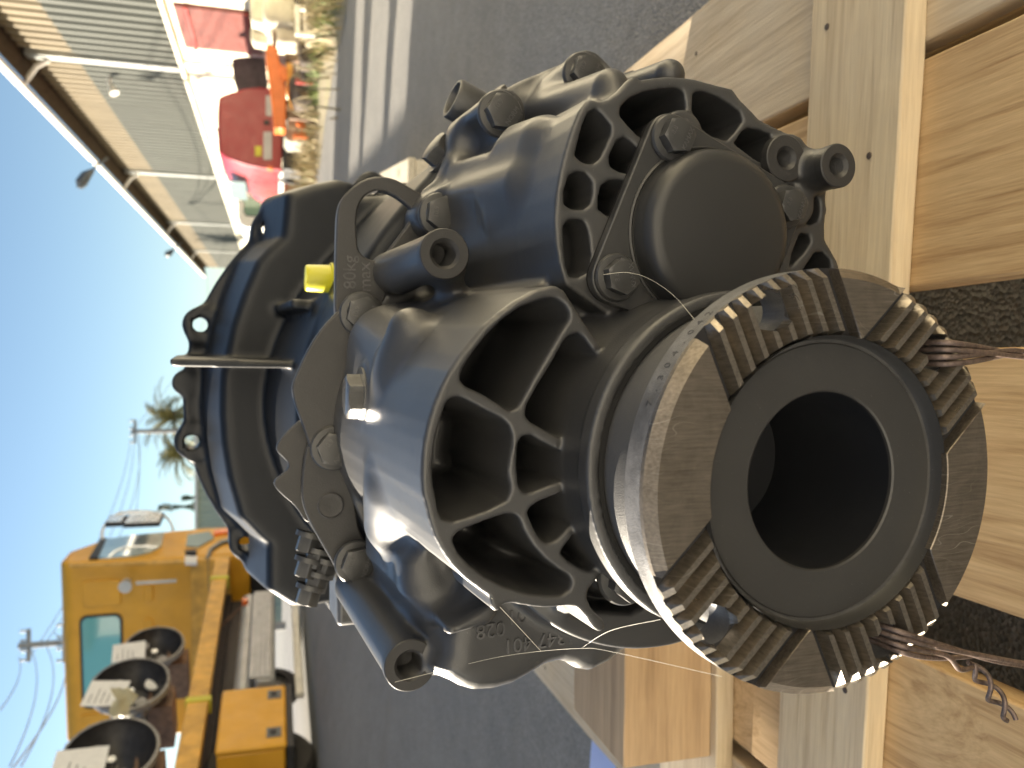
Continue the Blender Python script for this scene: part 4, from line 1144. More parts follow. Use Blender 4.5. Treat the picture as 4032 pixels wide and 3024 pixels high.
# pale crate further back on the right, blue sheet on the ground at the left
cr = empty('crate', (.70, 3.4, 0), 'pale plank crate standing on the asphalt behind the gearbox', 'crate', None, rad(-10))
for i in range(3): MB().box(-.12 + i * .085, -.12 + i * .085 + .08, -.95, .95, .225, .247).build('lid_board', M['crate'], cr, 50, .003)
for s_ in (-.95, .93): MB().box(-.115, .125, s_, s_ + .02, .0, .224).build('end_board', M['crate'], cr, 50, .003)
for x in (-.115, .107): MB().box(x, x + .018, -.929, .929, .0, .224).build('side_board', M['crate'], cr, 50, .003)
sheet = [(-1.4, 1.50), (-.63, 1.55), (-.61, 1.15), (-1.4, 1.1)]
vs = []
for i in range(9):
    for j in range(9):
        a = Vector((*sheet[0], 0)).lerp(Vector((*sheet[1], 0)), i / 8); b = Vector((*sheet[3], 0)).lerp(Vector((*sheet[2], 0)), i / 8); p = a.lerp(b, j / 8)
        vs.append((p.x, p.y, .012 + .012 * math.sin(i * 1.3 + j) + .01 * math.cos(j * 1.7)))
fs = [(i * 9 + j, i * 9 + j + 1, (i + 1) * 9 + j + 1, (i + 1) * 9 + j) for i in range(8) for j in range(8)]
tag(mobj('plastic_sheet', vs, fs, simple('pale_blue_plastic', (.42, .52, .86), .4), None, True), 'pale blue plastic sheet on the asphalt at the left of the pallet', 'plastic sheet')

# strands of spider silk between the boss, the sump and the coupling
m, nt, bs = mat('spider_silk'); bs.inputs['Base Color'].default_value = (.75, .72, .62, 1); bs.inputs['Roughness'].default_value = .3
silk = empty('spider_silk', G2W(-.125, .17, .12), 'fine spider threads from the left boss across the sump to the coupling', 'spider web')
si = Matrix.Translation(-silk.location)
def gp(k, p, s):
    x, z = T1(k, s, p); return G2W(x, s, z)
runs = [[gp('8', (560, 1125), .175), gp('8', (900, 1040), .165), gp('8', (1200, 970), .152), gp('8', (1470, 932), .14), gp('8', (1720, 915), .11), gp('9', (0, 800), .06), gp('9', (600, 935), .012)],
        [gp('8', (1160, 600), .094), gp('8', (1320, 770), .12), gp('8', (1470, 932), .14)],
        [gp('8', (1720, 915), .11), gp('8', (1900, 805), .08), gp('8', (2212, 735), .04)],
        [gp('C', (470, 1330), .098), gp('C', (620, 1315), .094), gp('C', (760, 1350), .08), gp('C', (930, 1460), .05), gp('C', (1080, 1630), .018)]]
for r_ in runs: MB().tube([si @ p for p in spline(r_, 10)], .00009, 5).build('thread', m, silk, 60)
# ------------------------------------------------------------------ yellow truck on the left
M['yel'] = simple('ochre_truck_paint', (.66, .33, .02), .45, 0, .10, 3)
M['yel_worn'] = simple('worn_ochre_rail_paint', (.62, .34, .06), .55, 0, .25, 8, .2, 60)
M['black'] = simple('dull_black_steel', (.018, .018, .020), .55, .0, .3, 10)
M['rubber'] = simple('tyre_rubber', (.020, .020, .021), .75, 0, .2, 10, .3, 90)
M['rust'] = simple('rust_brown_steel', (.16, .095, .06), .75, 0, .4, 14, .4, 80)
M['alu'] = simple('dull_aluminium', (.42, .43, .43), .45, .4, .15, 5)
M['tin'] = simple('bright_metal', (.75, .75, .76), .25, .9)
M['orange'] = simple('signal_orange_lens', (.75, .16, .03), .3)
M['amber'] = simple('strap_yellow', (.55, .50, .05), .6)
M['paper'] = simple('label_paper', (.72, .71, .68), .7, 0, .06, 20)
M['ink'] = simple('print_ink', (.10, .10, .11), .7)
def glass(name, col, rough=.06):
    m, nt, bs = mat(name); bs.inputs['Base Color'].default_value = (*col, 1); bs.inputs['Roughness'].default_value = rough; bs.inputs['Specular IOR Level'].default_value = .8; bs.inputs['Coat Weight'].default_value = 1
    return m
def teal_glass():
    m, nt, bs = mat('tinted_rear_glass'); co = coords(nt)
    bs.inputs['Base Color'].default_value = (.10, .30, .32, 1); bs.inputs['Roughness'].default_value = .08; bs.inputs['Transmission Weight'].default_value = .75; bs.inputs['IOR'].default_value = 1.1
    return m
M['teal'] = teal_glass()
M['glass'] = glass('side_glass', (.30, .40, .42))
TR_N = Vector((-2.75, 6.4, .297)); TR_H = rad(8.05)
truck = empty('flatbed_truck', TR_N, 'ochre yellow flatbed truck carrying dark gearboxes, standing left in the yard', 'truck', None, -TR_H)
TR_D = Vector((math.sin(TR_H), math.cos(TR_H), 0)); TR_R = Vector((math.cos(TR_H), -math.sin(TR_H), 0))
def on_side(k, p, r=0.0):
    """sight line met with the truck's right flank (r metres further out): (along, up) in truck axes"""
    s_ = sight_bg(k, p); o = TR_N + TR_R * r - EYE; t = o.dot(TR_R) / s_.dot(TR_R); q = EYE + s_ * t - TR_N
    return q.dot(TR_D), q.z
def on_rear(k, p, l):
    s_ = sight_bg(k, p); o = TR_N + TR_D * l - EYE; t = o.dot(TR_D) / s_.dot(TR_D); q = EYE + s_ * t - TR_N
    return q.dot(TR_R), q.z
def side_prism(name, poly, r0, r1, m_, parent, bevel=0.0, sharp=35):
    """outline in (along, up) extruded across the truck"""
    n = len(poly)
    vs = [(r0, l, z) for l, z in poly] + [(r1, l, z) for l, z in poly]
    fs = [(k, (k + 1) % n, n + (k + 1) % n, n + k) for k in range(n)] + [tuple(range(n))[::-1], tuple(range(n, 2 * n))]
    return MB().add(vs, fs).build(name, m_, parent, sharp, bevel, 3)
# cab
CL = 4.62
top = on_rear('J', (195, 900), CL)[1]
cabp = [(CL, .62), (CL, top - .10), (CL + .10, top), (CL + .45, top - .02), (CL + .86, on_side('J', (600, 400))[1]), (CL + 1.12, on_side('J', (1240, 320))[1]), (CL + 1.18, 1.2), (CL + 1.16, .55), (CL + .95, .52), (CL + .80, .86), (CL + .28, .86), (CL + .2, .62)]
cab = side_prism('cab', cabp, -2.34, -.02, M['yel'], truck, .05)
def rear_poly(name, pts, l0, l1, m_, parent, bevel=.0):
    vs = [(r, l0, z) for r, z in pts] + [(r, l1, z) for r, z in pts]; n = len(pts)
    fs = [(k, (k + 1) % n, n + (k + 1) % n, n + k) for k in range(n)] + [tuple(range(n))[::-1], tuple(range(n, 2 * n))]
    return MB().add(vs, fs).build(name, m_, parent, 35, bevel, 3)
def rr(r0, r1, z0, z1, q, n=5):
    out = []
    for cx, cz, a0 in ((r1 - q, z1 - q, 0), (r0 + q, z1 - q, 90), (r0 + q, z0 + q, 180), (r1 - q, z0 + q, 270)):
        out += [(cx + q * math.cos(rad(a0 + 90 * i / n)), cz + q * math.sin(rad(a0 + 90 * i / n))) for i in range(n + 1)]
    return out
a = on_rear('7', (510, 725), CL); b = on_rear('7', (760, 1255), CL)
wr0, wr1, wz0, wz1 = b[0], a[0], b[1], a[1]
win = rear_poly('rear_window', rr(wr0 - .03, wr1 + .03, wz0 - .03, wz1 + .03, .09), CL - .012, CL + .02, M['black'], cab)
rear_poly('pane', rr(wr0, wr1, wz0, wz1, .07), CL - .018, CL - .0125, glass('tinted_rear_glass_sheet', (.13, .42, .44), .05), win)
for q in (((410, 800), (780, 1020)), ((980, 830), (1080, 990)), ((980, 1150), (1080, 1280))):
    a = on_rear('J', q[0], CL); b = on_rear('J', q[1], CL)
    rear_poly('pressed_panel', rr(min(a[0], b[0]), max(a[0], b[0]), min(a[1], b[1]), max(a[1], b[1]), .05), CL - .022, CL + .01, M['yel'], cab, .012)
a = on_rear('7', (500, 1330), CL); b = on_rear('7', (760, 1480), CL)
rear_poly('pressed_panel', rr(b[0], a[0], b[1], a[1], .05), CL - .022, CL + .01, M['yel'], cab, .012)
swp = [on_side('J', p) for p in ((500, 585), (600, 415), (800, 385), (1000, 360), (1180, 345), (1150, 470), (1040, 530), (900, 560), (640, 582))]
side_prism('side_window', swp, -.03, .004, M['glass'], cab)
side_prism('window_pillar', [on_side('J', p) for p in ((475, 590), (590, 400), (640, 405), (560, 590))], -.03, .012, M['black'], cab)
side_prism('door_seam', [on_side('J', p) for p in ((300, 655), (290, 640), (1480, 600), (1480, 615))], -.03, .004, M['yel_worn'], cab)
side_prism('door_handle', [on_side('J', p) for p in ((1370, 530), (1380, 550), (1480, 550), (1480, 520))], -.03, .03, M['black'], cab, .008)
side_prism('side_label', [on_side('J', p) for p in ((1370, 570), (1370, 630), (1480, 635), (1485, 570))], -.03, .006, M['paper'], cab)
side_prism('quarter_glass', [on_side('J', p) for p in ((1395, 370), (1380, 470), (1500, 480), (1640, 400), (1600, 340))], -.03, .006, M['glass'], cab)
side_prism('indicator', [on_side('J', p) for p in ((1640, 330), (1640, 370), (1780, 350), (1780, 320))], -.03, .02, M['orange'], cab, .008)
# mirrors on their looped arm
def S3(k, p, r): l, z = on_side(k, p, r); return (r, l, z)
loop = [S3('J', p, .25) for p in ((600, 400), (600, 330), (660, 230), (760, 170), (950, 150), (1120, 165), (1220, 230), (1260, 320))]
arm = MB().tube(spline(loop, 5), .018, 8).build('mirror_arm', M['gutter'], truck)
for (a, b) in (((845, 190), (1140, 275)), ((670, 205), (790, 275))):
    P = S3('J', a, .28); Q = S3('J', b, .28)
    MB().box(.25, .31, min(P[1], Q[1]), max(P[1], Q[1]), min(P[2], Q[2]), max(P[2], Q[2])).build('mirror', M['black'], arm, 30, .02)
    MB().box(.312, .316, min(P[1], Q[1]) + .03, max(P[1], Q[1]) - .03, min(P[2], Q[2]) + .02, max(P[2], Q[2]) - .02).build('mirror_glass', M['tin'], arm, 30)
# work lamp on a stalk behind the cab
p = on_rear('J', (825, 825), CL - .25)
lampo = MB().tube([(p[0], CL - .25, p[1] - .55), (p[0], CL - .25, p[1] - .1)], .02, 8).build('lamp_stalk', M['alu'], truck)
MB().tube([(p[0], CL - .2, p[1]), (p[0], CL - .36, p[1])], [.05, .075], 14).build('work_lamp', M['alu'], lampo)
# flatbed frame: ochre outer rail, rusty inner rail and rungs, black chassis
L0, L1 = -7.4, 4.45  # near end of the bed lengthened out of view, added to shade the pallet
zr = on_side('7', (1175, 1560))[1]; ZR0, ZR1 = zr - .085, zr + .085
MB().box(-.10, 0, L0, L1, ZR0, ZR1).build('side_rail', M['yel_worn'], truck, 30, .012)
MB().box(-2.3, -2.2, L0, L1, ZR0, ZR1).build('side_rail', M['yel_worn'], truck, 30, .012)
MB().box(-2.2, 0, L1 - .01, L1 + .09, ZR0, ZR1 + .28).build('headboard', M['yel_worn'], truck, 30, .012)
MB().box(-.42, -.37, L0, L1 - .02, ZR0 + .06, ZR1 + .02).build('inner_rail', M['rust'], truck, 30)
for i in range(40):
    l = L0 + .2 + i * .29
    MB().box(-.37, -.101, l, l + .085, ZR0 + .05, ZR1 - .02).build('rung', M['rust'], truck, 30)
MB().box(-2.1, -.45, L0, L1 - .05, ZR0 - .02, ZR0 + .06).build('bed_floor', M['black'], truck, 30)
for r in (-1.55, -.85): MB().box(r, r + .12, L0, L1 + 1.2, .55, ZR0 - .021).build('chassis_beam', M['black'], truck, 30)
for l in (.95, 3.75): MB().box(-.115, .012, l, l + .08, ZR0 - .02, ZR1 + .012).build('strap', M['amber'], truck, 30, .004)
MB().box(-1.9, -.52, L0, L1 - .1, .34, ZR0 - .022).build('under_bed_infill', M['black'], truck, 30)  # solid black infill added so the space under the bed looks shaded
MB().box(-2.2, -.1, CL + .02, CL + 1.1, .35, .60).build('under_cab_infill', M['black'], truck, 30)  # black infill added to darken the space below the cab
# wheels
def wheel(l, r, R=.46, w=.26):
    mt = Matrix.Translation((r, l, R)) @ Matrix.Rotation(rad(90), 4, 'Z') @ Matrix.Identity(4)
    t = MB().lathe([(R * .62, 0), (R * .92, 0), (R, .04), (R, w - .04), (R * .92, w), (R * .62, w)], 40, mt, True).build('wheel', M['rubber'], truck, 40)
    MB().lathe([(R * .62, w * .2), (R * .6, w * .35), (R * .25, w * .25), (R * .22, w * .05), (0, w * .04)], 32, mt).build('rim', M['alu'], t, 40)
    return t
for l in (-4.6, -3.4, .55, CL + .62):
    wheel(l, -.30, .43); wheel(l, -2.05, .43)
side_prism('mudguard', [on_side('J', p, .0) for p in ((1560, 590), (1600, 500), (1700, 430), (1820, 400), (1830, 420), (1720, 450), (1630, 510), (1590, 600))], -.4, .02, M['lampgrey'], truck, .01)
# toolbox with two latches
tb = [on_side('K', p, .01) for p in ((1232, 815), (1888, 780), (1900, 1400), (1168, 1432))]
l0, l1 = (tb[2][0] + tb[3][0]) / 2, (tb[0][0] + tb[1][0]) / 2; z0, z1 = (tb[1][1] + tb[2][1]) / 2, (tb[0][1] + tb[3][1]) / 2
box = MB().box(-.48, -.035, l0 + .01, l1 - .01, z0 + .01, z1 - .01).build('toolbox', M['yel'], truck, 30, .02)
MB().box(-.034, .012, l0, l1, z0, z1).build('lid', M['yel'], box, 30, .022, 3)
for p in ((1770, 870), (1765, 1258)):
    l, z = on_side('K', p, .014)
    q = MB().box(.0125, .018, l - .07, l + .07, z - .055, z + .055).build('latch_recess', M['lampgrey'], box, 30, .002)
    MB().box(.0185, .028, l - .03, l + .03, z - .02, z + .03).build('latch_handle', M['black'], q, 30, .004)
MB().box(-.5, .0, l0 - .02, l1 + .02, z0 - .05, z0 - .001).build('toolbox_tray', M['black'], truck, 30)
# ribbed grey side tank further forward
l0, z1 = on_side('K', (1560, 720), -.05); l1, _ = on_side('7', (1560, 570), -.05); z0 = on_side('K', (1780, 600), -.05)[1]
tank = MB().box(-.5, -.05, l0, l1, z0, z1).build('side_tank', M['alu'], truck, 30, .03)
for i in range(4): MB().box(-.055, -.03, l0 + .01, l1 - .01, z0 + .04 + i * (z1 - z0) / 4, z0 + .09 + i * (z1 - z0) / 4).build('tank_rib', M['alu'], tank, 30, .008)
MB().box(-.62, -.2, l0 + .2, l1 + .4, z1 + .02, z1 + .18).build('air_vessel', M['alu'], truck, 30, .06)
l, z = on_side('7', (1525, 625), .0)
MB().tube([(-.03, l, z), (.03, l, z)], .035, 10).build('marker_lamp', M['orange'], truck)
MB().tube([(-.3, l, z + .3), (-.02, l, z)], .012, 6).build('lamp_bracket', M['rust'], truck)
# pale side-guard tube low down
for a_, b_ in ((1.5, 4.3), (-6.0, .0)): MB().box(-.36, -.30, a_, b_, .06, .14).build('side_guard', M['gutter'], truck, 30, .02)

# ------------------------------------------------------------------ dark gearboxes riding on the flatbed, each with a paper label
M['cast_dark'] = simple('oily_cast_iron', (.035, .033, .033), .42, .3, .3, 20)
M['cast_grey'] = simple('grey_cast_rim', (.24, .235, .23), .5, .3, .3, 30)
def loaded_gearbox(pos, R, label, lab_pts, extra=None):
    o = empty('loaded_gearbox', pos, label, 'gearbox', 'gearboxes on the flatbed truck', rad(67))
    # local axis Y points away from the open bell mouth
    MB().lathe([(R, .02), (R, -.02), (R * .93, -.025), (R * .90, .02), (R * .70, .09), (R * .45, .18), (R * .2, .20), (0, .20)], 48).build('bell', M['cast_dark'], o, 35)
    MB().lathe([(R, .03), (R * 1.015, .0), (R * 1.0, -.024), (R * .94, -.028), (R * .93, .0)], 48).build('rim', M['cast_grey'], o, 35)
    MB().lathe([(R * .93, .03), (R * .72, .10), (R * .56, .22), (R * .52, .7), (R * .3, .75), (0, .76)], 40).build('case', M['cast_dark'], o, 35)
    MB().tube([(0, .26, 0), (0, .05, 0)], [.05, .03], 16).build('input_shaft', M['tin'], o)
    for k in range(10):
        a_ = k * .628; MB().tube([(R * .97 * math.cos(a_), -.03, R * .97 * math.sin(a_)), (R * .97 * math.cos(a_), .04, R * .97 * math.sin(a_))], .014, 8).build('bolt', M['cast_grey'], o)
    for (x, z) in ((-.45 * R, -.3 * R), (.3 * R, .35 * R)): MB().tube([(x, .17, z), (x, .05, z)], [.06, .045], 12).build('lever_boss', M['cast_grey'], o)
    for z in (-R * .75,): MB().box(-R * .4, R * .4, .15, .6, z - .10, z + .1).build('cradle', M['rust'], o, 30)
    # paper card taped on
    cx, cz, w, h, tilt = lab_pts
    Mt = Matrix.Translation((cx, -.05, cz)) @ Matrix.Rotation(rad(tilt), 4, 'Y')
    card = MB().box(-w / 2, w / 2, 0, .003, -h / 2, h / 2, Mt).build('paper_label', M['paper'], o, 30)
    for q in range(4):
        ww = w * (.35 + .3 * ((q * 37) % 10) / 10)
        MB().box(-w * .4, -w * .4 + ww, -.0012, -.0004, h * (.32 - .15 * q), h * (.32 - .15 * q) + h * .022, Mt).build('print_line', M['ink'], card, None)
    return o
def bell_at(k, c, t): return EYE + sight_bg(k, c) * t
loaded_gearbox(bell_at('7', (960, 905), 8.5), .285, 'farthest loaded gearbox on the truck, with a blank white card, nearest the cab', (-.10, .22, .26, .30, -6))
g2 = loaded_gearbox(bell_at('7', (810, 1145), 6.9), .305, 'middle loaded gearbox on the truck, with a printed card and a pale disc', (-.12, .16, .28, .30, 8))
MB().tube([(.12, .10, -.16), (.12, .12, -.16)], .07, 20).build('pale_cover', M['paper'], g2)
loaded_gearbox(bell_at('7', (690, 1570), 6.0), .325, 'nearest loaded gearbox on the truck at the left picture edge, with a large white card', (-.14, .18, .34, .34, 0))
p = bell_at('K', (330, 1100), 6.4)
q = MB()
rnd = random.Random(3); vs = []
for i in range(8):
    for j in range(5): vs.append((i * .04 + rnd.uniform(-.01, .01), rnd.uniform(-.03, .03), j * .035 + rnd.uniform(-.012, .012) + .03 * math.sin(i)))
fs = [(i * 5 + j, i * 5 + j + 1, (i + 1) * 5 + j + 1, (i + 1) * 5 + j) for i in range(7) for j in range(4)]
o = mobj('packing_paper', vs, fs, simple('cream_packing_paper', (.62, .55, .33), .7), None, True); o.location = p; o.rotation_euler = (0, 0, rad(-20))
tag(o, 'crumpled cream packing paper between two loaded gearboxes on the truck', 'paper')

# ------------------------------------------------------------------ red van and the clutter by the warehouse
M['vanred'] = simple('glossy_red_paint', (.27, .008, .017), .36, 0, .06, 3, 0, 200, .2)
M['vanwhite'] = simple('white_van_paint', (.66, .66, .63), .35, 0, .06, 3, 0, 200, .5)
M['plate'] = simple('plate_grey', (.45, .44, .43), .5)
def BY(k, p, y): return at_y(k, p, y)
def poly_y(name, k, pts, y0, y1, m_, parent=None, inv=None, bevel=0.0, sharp=35):
    """outline seen from the camera laid on the plane Y = y0 and given depth to y1 (true width kept)"""
    P = [at_y(k, p, y0) for p in pts]
    vs = [(q.x, y0, q.z) for q in P] + [(q.x, y1, q.z) for q in P]
    if inv is not None: vs = [inv @ Vector(v) for v in vs]
    n = len(P)
    fs = [(i, (i + 1) % n, n + (i + 1) % n, n + i) for i in range(n)] + [tuple(range(n))[::-1], tuple(range(n, 2 * n))]
    return MB().add(vs, fs).build(name, m_, parent, sharp, bevel, 3)
VY = 14.5
vb = at_y('I', (900, 650), VY)
van = empty('red_van', (vb.x, VY, 0), 'glossy red van parked with its tail to the yard beside the warehouse', 'van')
vi = Matrix.Translation((-vb.x, -VY, 0))
# tail outline, then swept back along the body with the roof falling towards the bonnet
tail = [(165, 345), (155, 480), (155, 700), (165, 880), (230, 935), (330, 975), (450, 1015), (600, 1045), (790, 1060), (795, 850), (790, 500), (780, 270), (700, 250), (560, 240), (420, 255), (290, 290), (200, 320)]
P = [at_y('I', p, VY) for p in tail]
secs = [(0, 1, 1), (.08, 1.03, 1.02), (1.6, 1.04, 1.02), (2.6, 1.03, .99), (3.1, 1.0, .66), (4.1, .95, .60), (4.35, .88, .5)]
zb = min(q.z for q in P); xc = sum(q.x for q in P) / len(P)
vs, fs = [], []
for d, sx, sz in secs:
    for q in P: vs.append(vi @ Vector((xc + (q.x - xc) * sx + .04 * d, VY + d, zb + (q.z - zb) * sz)))
n = len(P)
for i in range(len(secs) - 1):
    for k in range(n): fs.append((i * n + k, i * n + (k + 1) % n, (i + 1) * n + (k + 1) % n, (i + 1) * n + k))
fs += [tuple(range(n))[::-1], tuple((len(secs) - 1) * n + k for k in range(n))]
body = MB().add(vs, fs).build('body', M['vanred'], van, 40, .02)
poly_y('bumper', 'I', [(796, 760), (800, 1060), (870, 1065), (960, 1090), (1000, 1100), (1000, 780), (960, 500), (800, 480)], VY - .12, VY + .5, M['black'], van, vi, .03)
pl = poly_y('number_plate', 'I', [(605, 685), (605, 965), (690, 965), (690, 685)], VY - .02, VY - .002, M['plate'], van, vi)
a, b = at_y('I', (650, 690), VY - .03), at_y('I', (650, 960), VY - .03)
poly_y('tail_badge', 'I', [(520, 830), (520, 930), (585, 930), (585, 830)], VY - .012, VY - .002, M['amber'], van, vi)
poly_y('tail_light', 'I', [(640, 1030), (640, 1055), (700, 1065), (700, 1035)], VY - .03, VY + .1, M['orange'], van, vi, .008)
poly_y('tail_handle', 'I', [(610, 570), (610, 610), (665, 610), (665, 570)], VY - .02, VY - .002, M['black'], van, vi)
poly_y('tail_panel', 'I', [(630, 320), (630, 520), (690, 530), (690, 320)], VY - .012, VY - .002, M['plate'], van, vi)
for dx in (-.62, .55):
    for d in (.75, 3.3):
        mt = Matrix.Translation((dx, d, .29)) @ Matrix.Rotation(rad(90), 4, 'Z')
        w_ = MB().lathe([(.17, -.09), (.27, -.09), (.29, -.06), (.29, .06), (.27, .09), (.17, .09)], 28, mt, True).build('wheel', M['rubber'], van, 40)
        MB().lathe([(.17, -.05), (.15, -.02), (.05, -.03), (0, -.03)], 24, mt).build('rim', M['alu'], w_, 40)
# side sill and white stripe
lx = min((vi @ Vector(v)).x if False else v.x for v in [vi @ q for q in P])
MB().box(lx - .01, lx + .05, .15, 4.0, zb - .04, zb + .05).build('sill', M['vanwhite'], van, 30, .01)
sw = MB().box(lx - .012, lx + .02, 1.1, 2.6, zb + .62, zb + .92).build('side_glass', M['glass'], van, 30, .02)

# white lorry cab standing beyond the red van
WY = 23.0
wb = at_y('I', (760, 1400), WY)
lorry = empty('white_lorry', (wb.x, WY, 0), 'white lorry cab with a green tinted window behind the red van', 'lorry')
wi = Matrix.Translation((-wb.x, -WY, 0))
poly_y('cab', 'I', [(345, 1235), (350, 1540), (380, 1620), (440, 1655), (960, 1655), (985, 1300), (960, 1180), (700, 1190), (480, 1200)], WY, WY + 2.2, M['vanwhite'], lorry, wi, .06)
wp = poly_y('window', 'I', [(408, 1350), (405, 1490), (430, 1530), (575, 1540), (580, 1350)], WY - .02, WY + .02, M['black'], lorry, wi)
poly_y('pane', 'I', [(415, 1358), (412, 1488), (434, 1522), (570, 1530), (574, 1358)], WY - .03, WY - .021, glass('green_window', (.10, .26, .20)), wp, wi)
poly_y('red_panel', 'I', [(790, 1180), (790, 1400), (880, 1330), (970, 1260), (970, 1190)], WY - .05, WY - .005, M['redbright'], lorry, wi)
for dx in (-.8, .5):
    mt = Matrix.Translation((dx, .9, .42)) @ Matrix.Rotation(rad(90), 4, 'Z')
    MB().lathe([(.2, -.12), (.40, -.12), (.42, -.08), (.42, .08), (.40, .12), (.2, .12)], 28, mt, True).build('wheel', M['rubber'], lorry, 40)

# tapering orange crane arm on stands
AY = 12.2
def thing_y(name, label, cat, k, pts, y0, y1, m_, bevel=.02, group=None):
    P = [at_y(k, p, y0) for p in pts]; c = Vector((sum(q.x for q in P) / len(P), y0, min(q.z for q in P)))
    o = poly_y(name, k, pts, y0, y1, m_, None, Matrix.Translation(-c), bevel)
    o.location = c
    return tag(o, label, cat, group)
M['crane'] = simple('orange_crane_paint', (.68, .16, .025), .4, 0, .12, 6)
arm_ = empty('crane_arm', at_y('H', (1320, 900), AY), 'long tapering orange crane arm lying level in front of the red van', 'crane arm')
ai = Matrix.Translation(-arm_.location)
poly_y('beam', 'H', [(1095, 560), (1110, 480), (1150, 470), (1230, 530), (1240, 640), (1300, 800), (1320, 1000), (1315, 1390), (1270, 1400), (1240, 1385), (1190, 1400), (1175, 1200), (1140, 900), (1105, 650)], AY, AY + .35, M['crane'], arm_, ai, .03)
poly_y('ram', 'H', [(1170, 330), (1170, 480), (1215, 490), (1210, 330)], AY + .05, AY + .2, M['rust'], arm_, ai, .02)
poly_y('hinge_plate', 'H', [(1265, 690), (1330, 740), (1330, 870), (1290, 900), (1260, 800)], AY - .05, AY - .002, M['crane'], arm_, ai, .01)
for yy in (620, 1250):
    a = at_y('H', (1310, yy), AY + .1)
    MB().box(a.x - .05, a.x + .05, AY + .08, AY + .18, .0, a.z, ai).build('stand', M['rust'], arm_, 30, .006)
thing_y('machine_block', 'pale grey machine block under the end of the orange crane arm', 'machine', 'H', [(1300, 1160), (1330, 1240), (1330, 1400), (1290, 1480), (1340, 1540), (1500, 1540), (1590, 1450), (1600, 1180), (1560, 1100), (1400, 1080)], 12.9, 13.5, simple('pale_machine_grey', (.30, .29, .24), .6, 0, .25, 6))
thing_y('clamp', 'orange bent clamp hanging on the pale machine block', 'clamp', 'H', [(1425, 1310), (1450, 1300), (1530, 1330), (1535, 1470), (1560, 1500), (1400, 1490), (1390, 1450), (1470, 1450), (1470, 1360), (1430, 1350)], 12.7, 12.8, M['crane'], .008)
thing_y('slate_slab', 'tall weathered violet grey slab leaning by the warehouse wall', 'slab', 'H', [(725, 640), (800, 620), (900, 612), (1000, 618), (1085, 630), (1120, 900), (1110, 1000), (960, 980), (790, 985), (745, 850)], 15.2, 15.35, simple('weathered_slate', (.085, .070, .082), .6, 0, .5, 5), .03)
thing_y('red_bar', 'short red steel bar standing in the weeds', 'bar', 'H', [(1420, 850), (1420, 900), (1680, 915), (1690, 880)], 11.6, 11.66, M['redbright'], .006)
thing_y('yellow_post', 'thin ochre angle post behind the orange crane arm', 'post', 'H', [(1325, 600), (1320, 1000), (1385, 1180), (1395, 700)], 12.7, 12.78, M['yel_worn'], .006)
# sacks of pale stone by the wall, dark scrap in front of them
rnd = random.Random(11)
def lump(name, label, cat, c, r, m_, seed, group=None):
    """rounded irregular block"""
    bm = bmesh.new(); bmesh.ops.create_icosphere(bm, subdivisions=3, radius=1.0); rr_ = random.Random(seed); ph = [rr_.uniform(0, 6) for _ in range(6)]
    for v in bm.verts:
        p = v.co; q = Vector([math.copysign(abs(a) ** .55, a) for a in p]); k = 1 + .08 * math.sin(3 * p.x + ph[0]) + .08 * math.sin(4 * p.y + ph[1]) + .06 * math.sin(7 * p.z + ph[2])
        v.co = Vector((q.x * r[0], q.y * r[1], q.z * r[2])) * k
    for v in bm.verts: v.co.z += r[2] * .92
    me = bpy.data.meshes.new(name); bm.to_mesh(me); bm.free(); me.materials.append(m_); me.polygons.foreach_set('use_smooth', [True] * len(me.polygons))
    o = bpy.data.objects.new(name, me); COL.objects.link(o); o.location = c
    return tag(o, label, cat, group)
M['sack'] = simple('cream_sackcloth', (.62, .58, .46), .8, 0, .12, 8)
M['scrap'] = simple('dark_rusty_scrap', (.075, .055, .042), .8, 0, .5, 9)
sacks = [((1060, 180), 13.2, (.20, .24, .20), 'high cream sack nearest the red shutter'), ((1230, 200), 13.0, (.24, .26, .26), 'large cream sack under the near end of the shutter'), ((1280, 400), 13.1, (.20, .24, .24), 'cream sack beside the tip of the orange crane arm'), ((1090, 430), 13.5, (.16, .2, .2), 'small cream sack behind the tip of the crane arm')]
for i, (p, y, r, lab) in enumerate(sacks):
    c = at_y('H', p, y); c.z = max(.02, c.z - r[2]); lump('sack', lab, 'sack', c, r, M['sack'], i, 'cream sacks by the wall')
# pallet stack the sacks stand on
c = at_y('H', (1330, 300), 13.1)
st = empty('sack_stand', (c.x, 13.1, .02), 'dark timber stand under the cream sacks', 'stand')
for i in range(3): MB().box(-.55, .75, -.3, .5, i * .12, i * .12 + .03).build('shelf', M['scrap'], st, 30, .005)
for x in (-.5, .1, .68): MB().box(x, x + .07, -.28, .48, 0, .239).build('leg', M['scrap'], st, 30, .005)
for i, (p, y, r, lab) in enumerate([((1500, 520), 11.4, (.30, .30, .16), 'dark heap of rusty scrap among the weeds'), ((1560, 700), 11.8, (.36, .3, .14), 'wide low heap of rusty scrap below the crane arm'), ((1450, 1000), 12.1, (.22, .25, .2), 'rusty scrap lump left of the pale machine block'), ((1650, 240), 10.4, (.25, .22, .14), 'heap of rubble with broken tiles at the right picture edge')]):
    c = at_y('H', p, y); c.z = .03; lump('scrap_heap', lab, 'scrap', c, r, M['scrap'] if i < 3 else M['verge'], 20 + i, 'scrap heaps on the verge')
cc = at_y('H', (1600, 240), 10.2)
fr = empty('broken_window_frame', (cc.x, 10.2, .05), 'broken white frame lying on the rubble heap', 'frame', None, rad(20))
for a_ in (((-.22, -.02, 0), (.22, .02, .06)), ((-.22, -.02, .28), (.22, .02, .34))): MB().box(a_[0][0], a_[1][0], a_[0][1], a_[1][1], a_[0][2], a_[1][2]).build('rail', M['gutter'], fr, 30, .004)
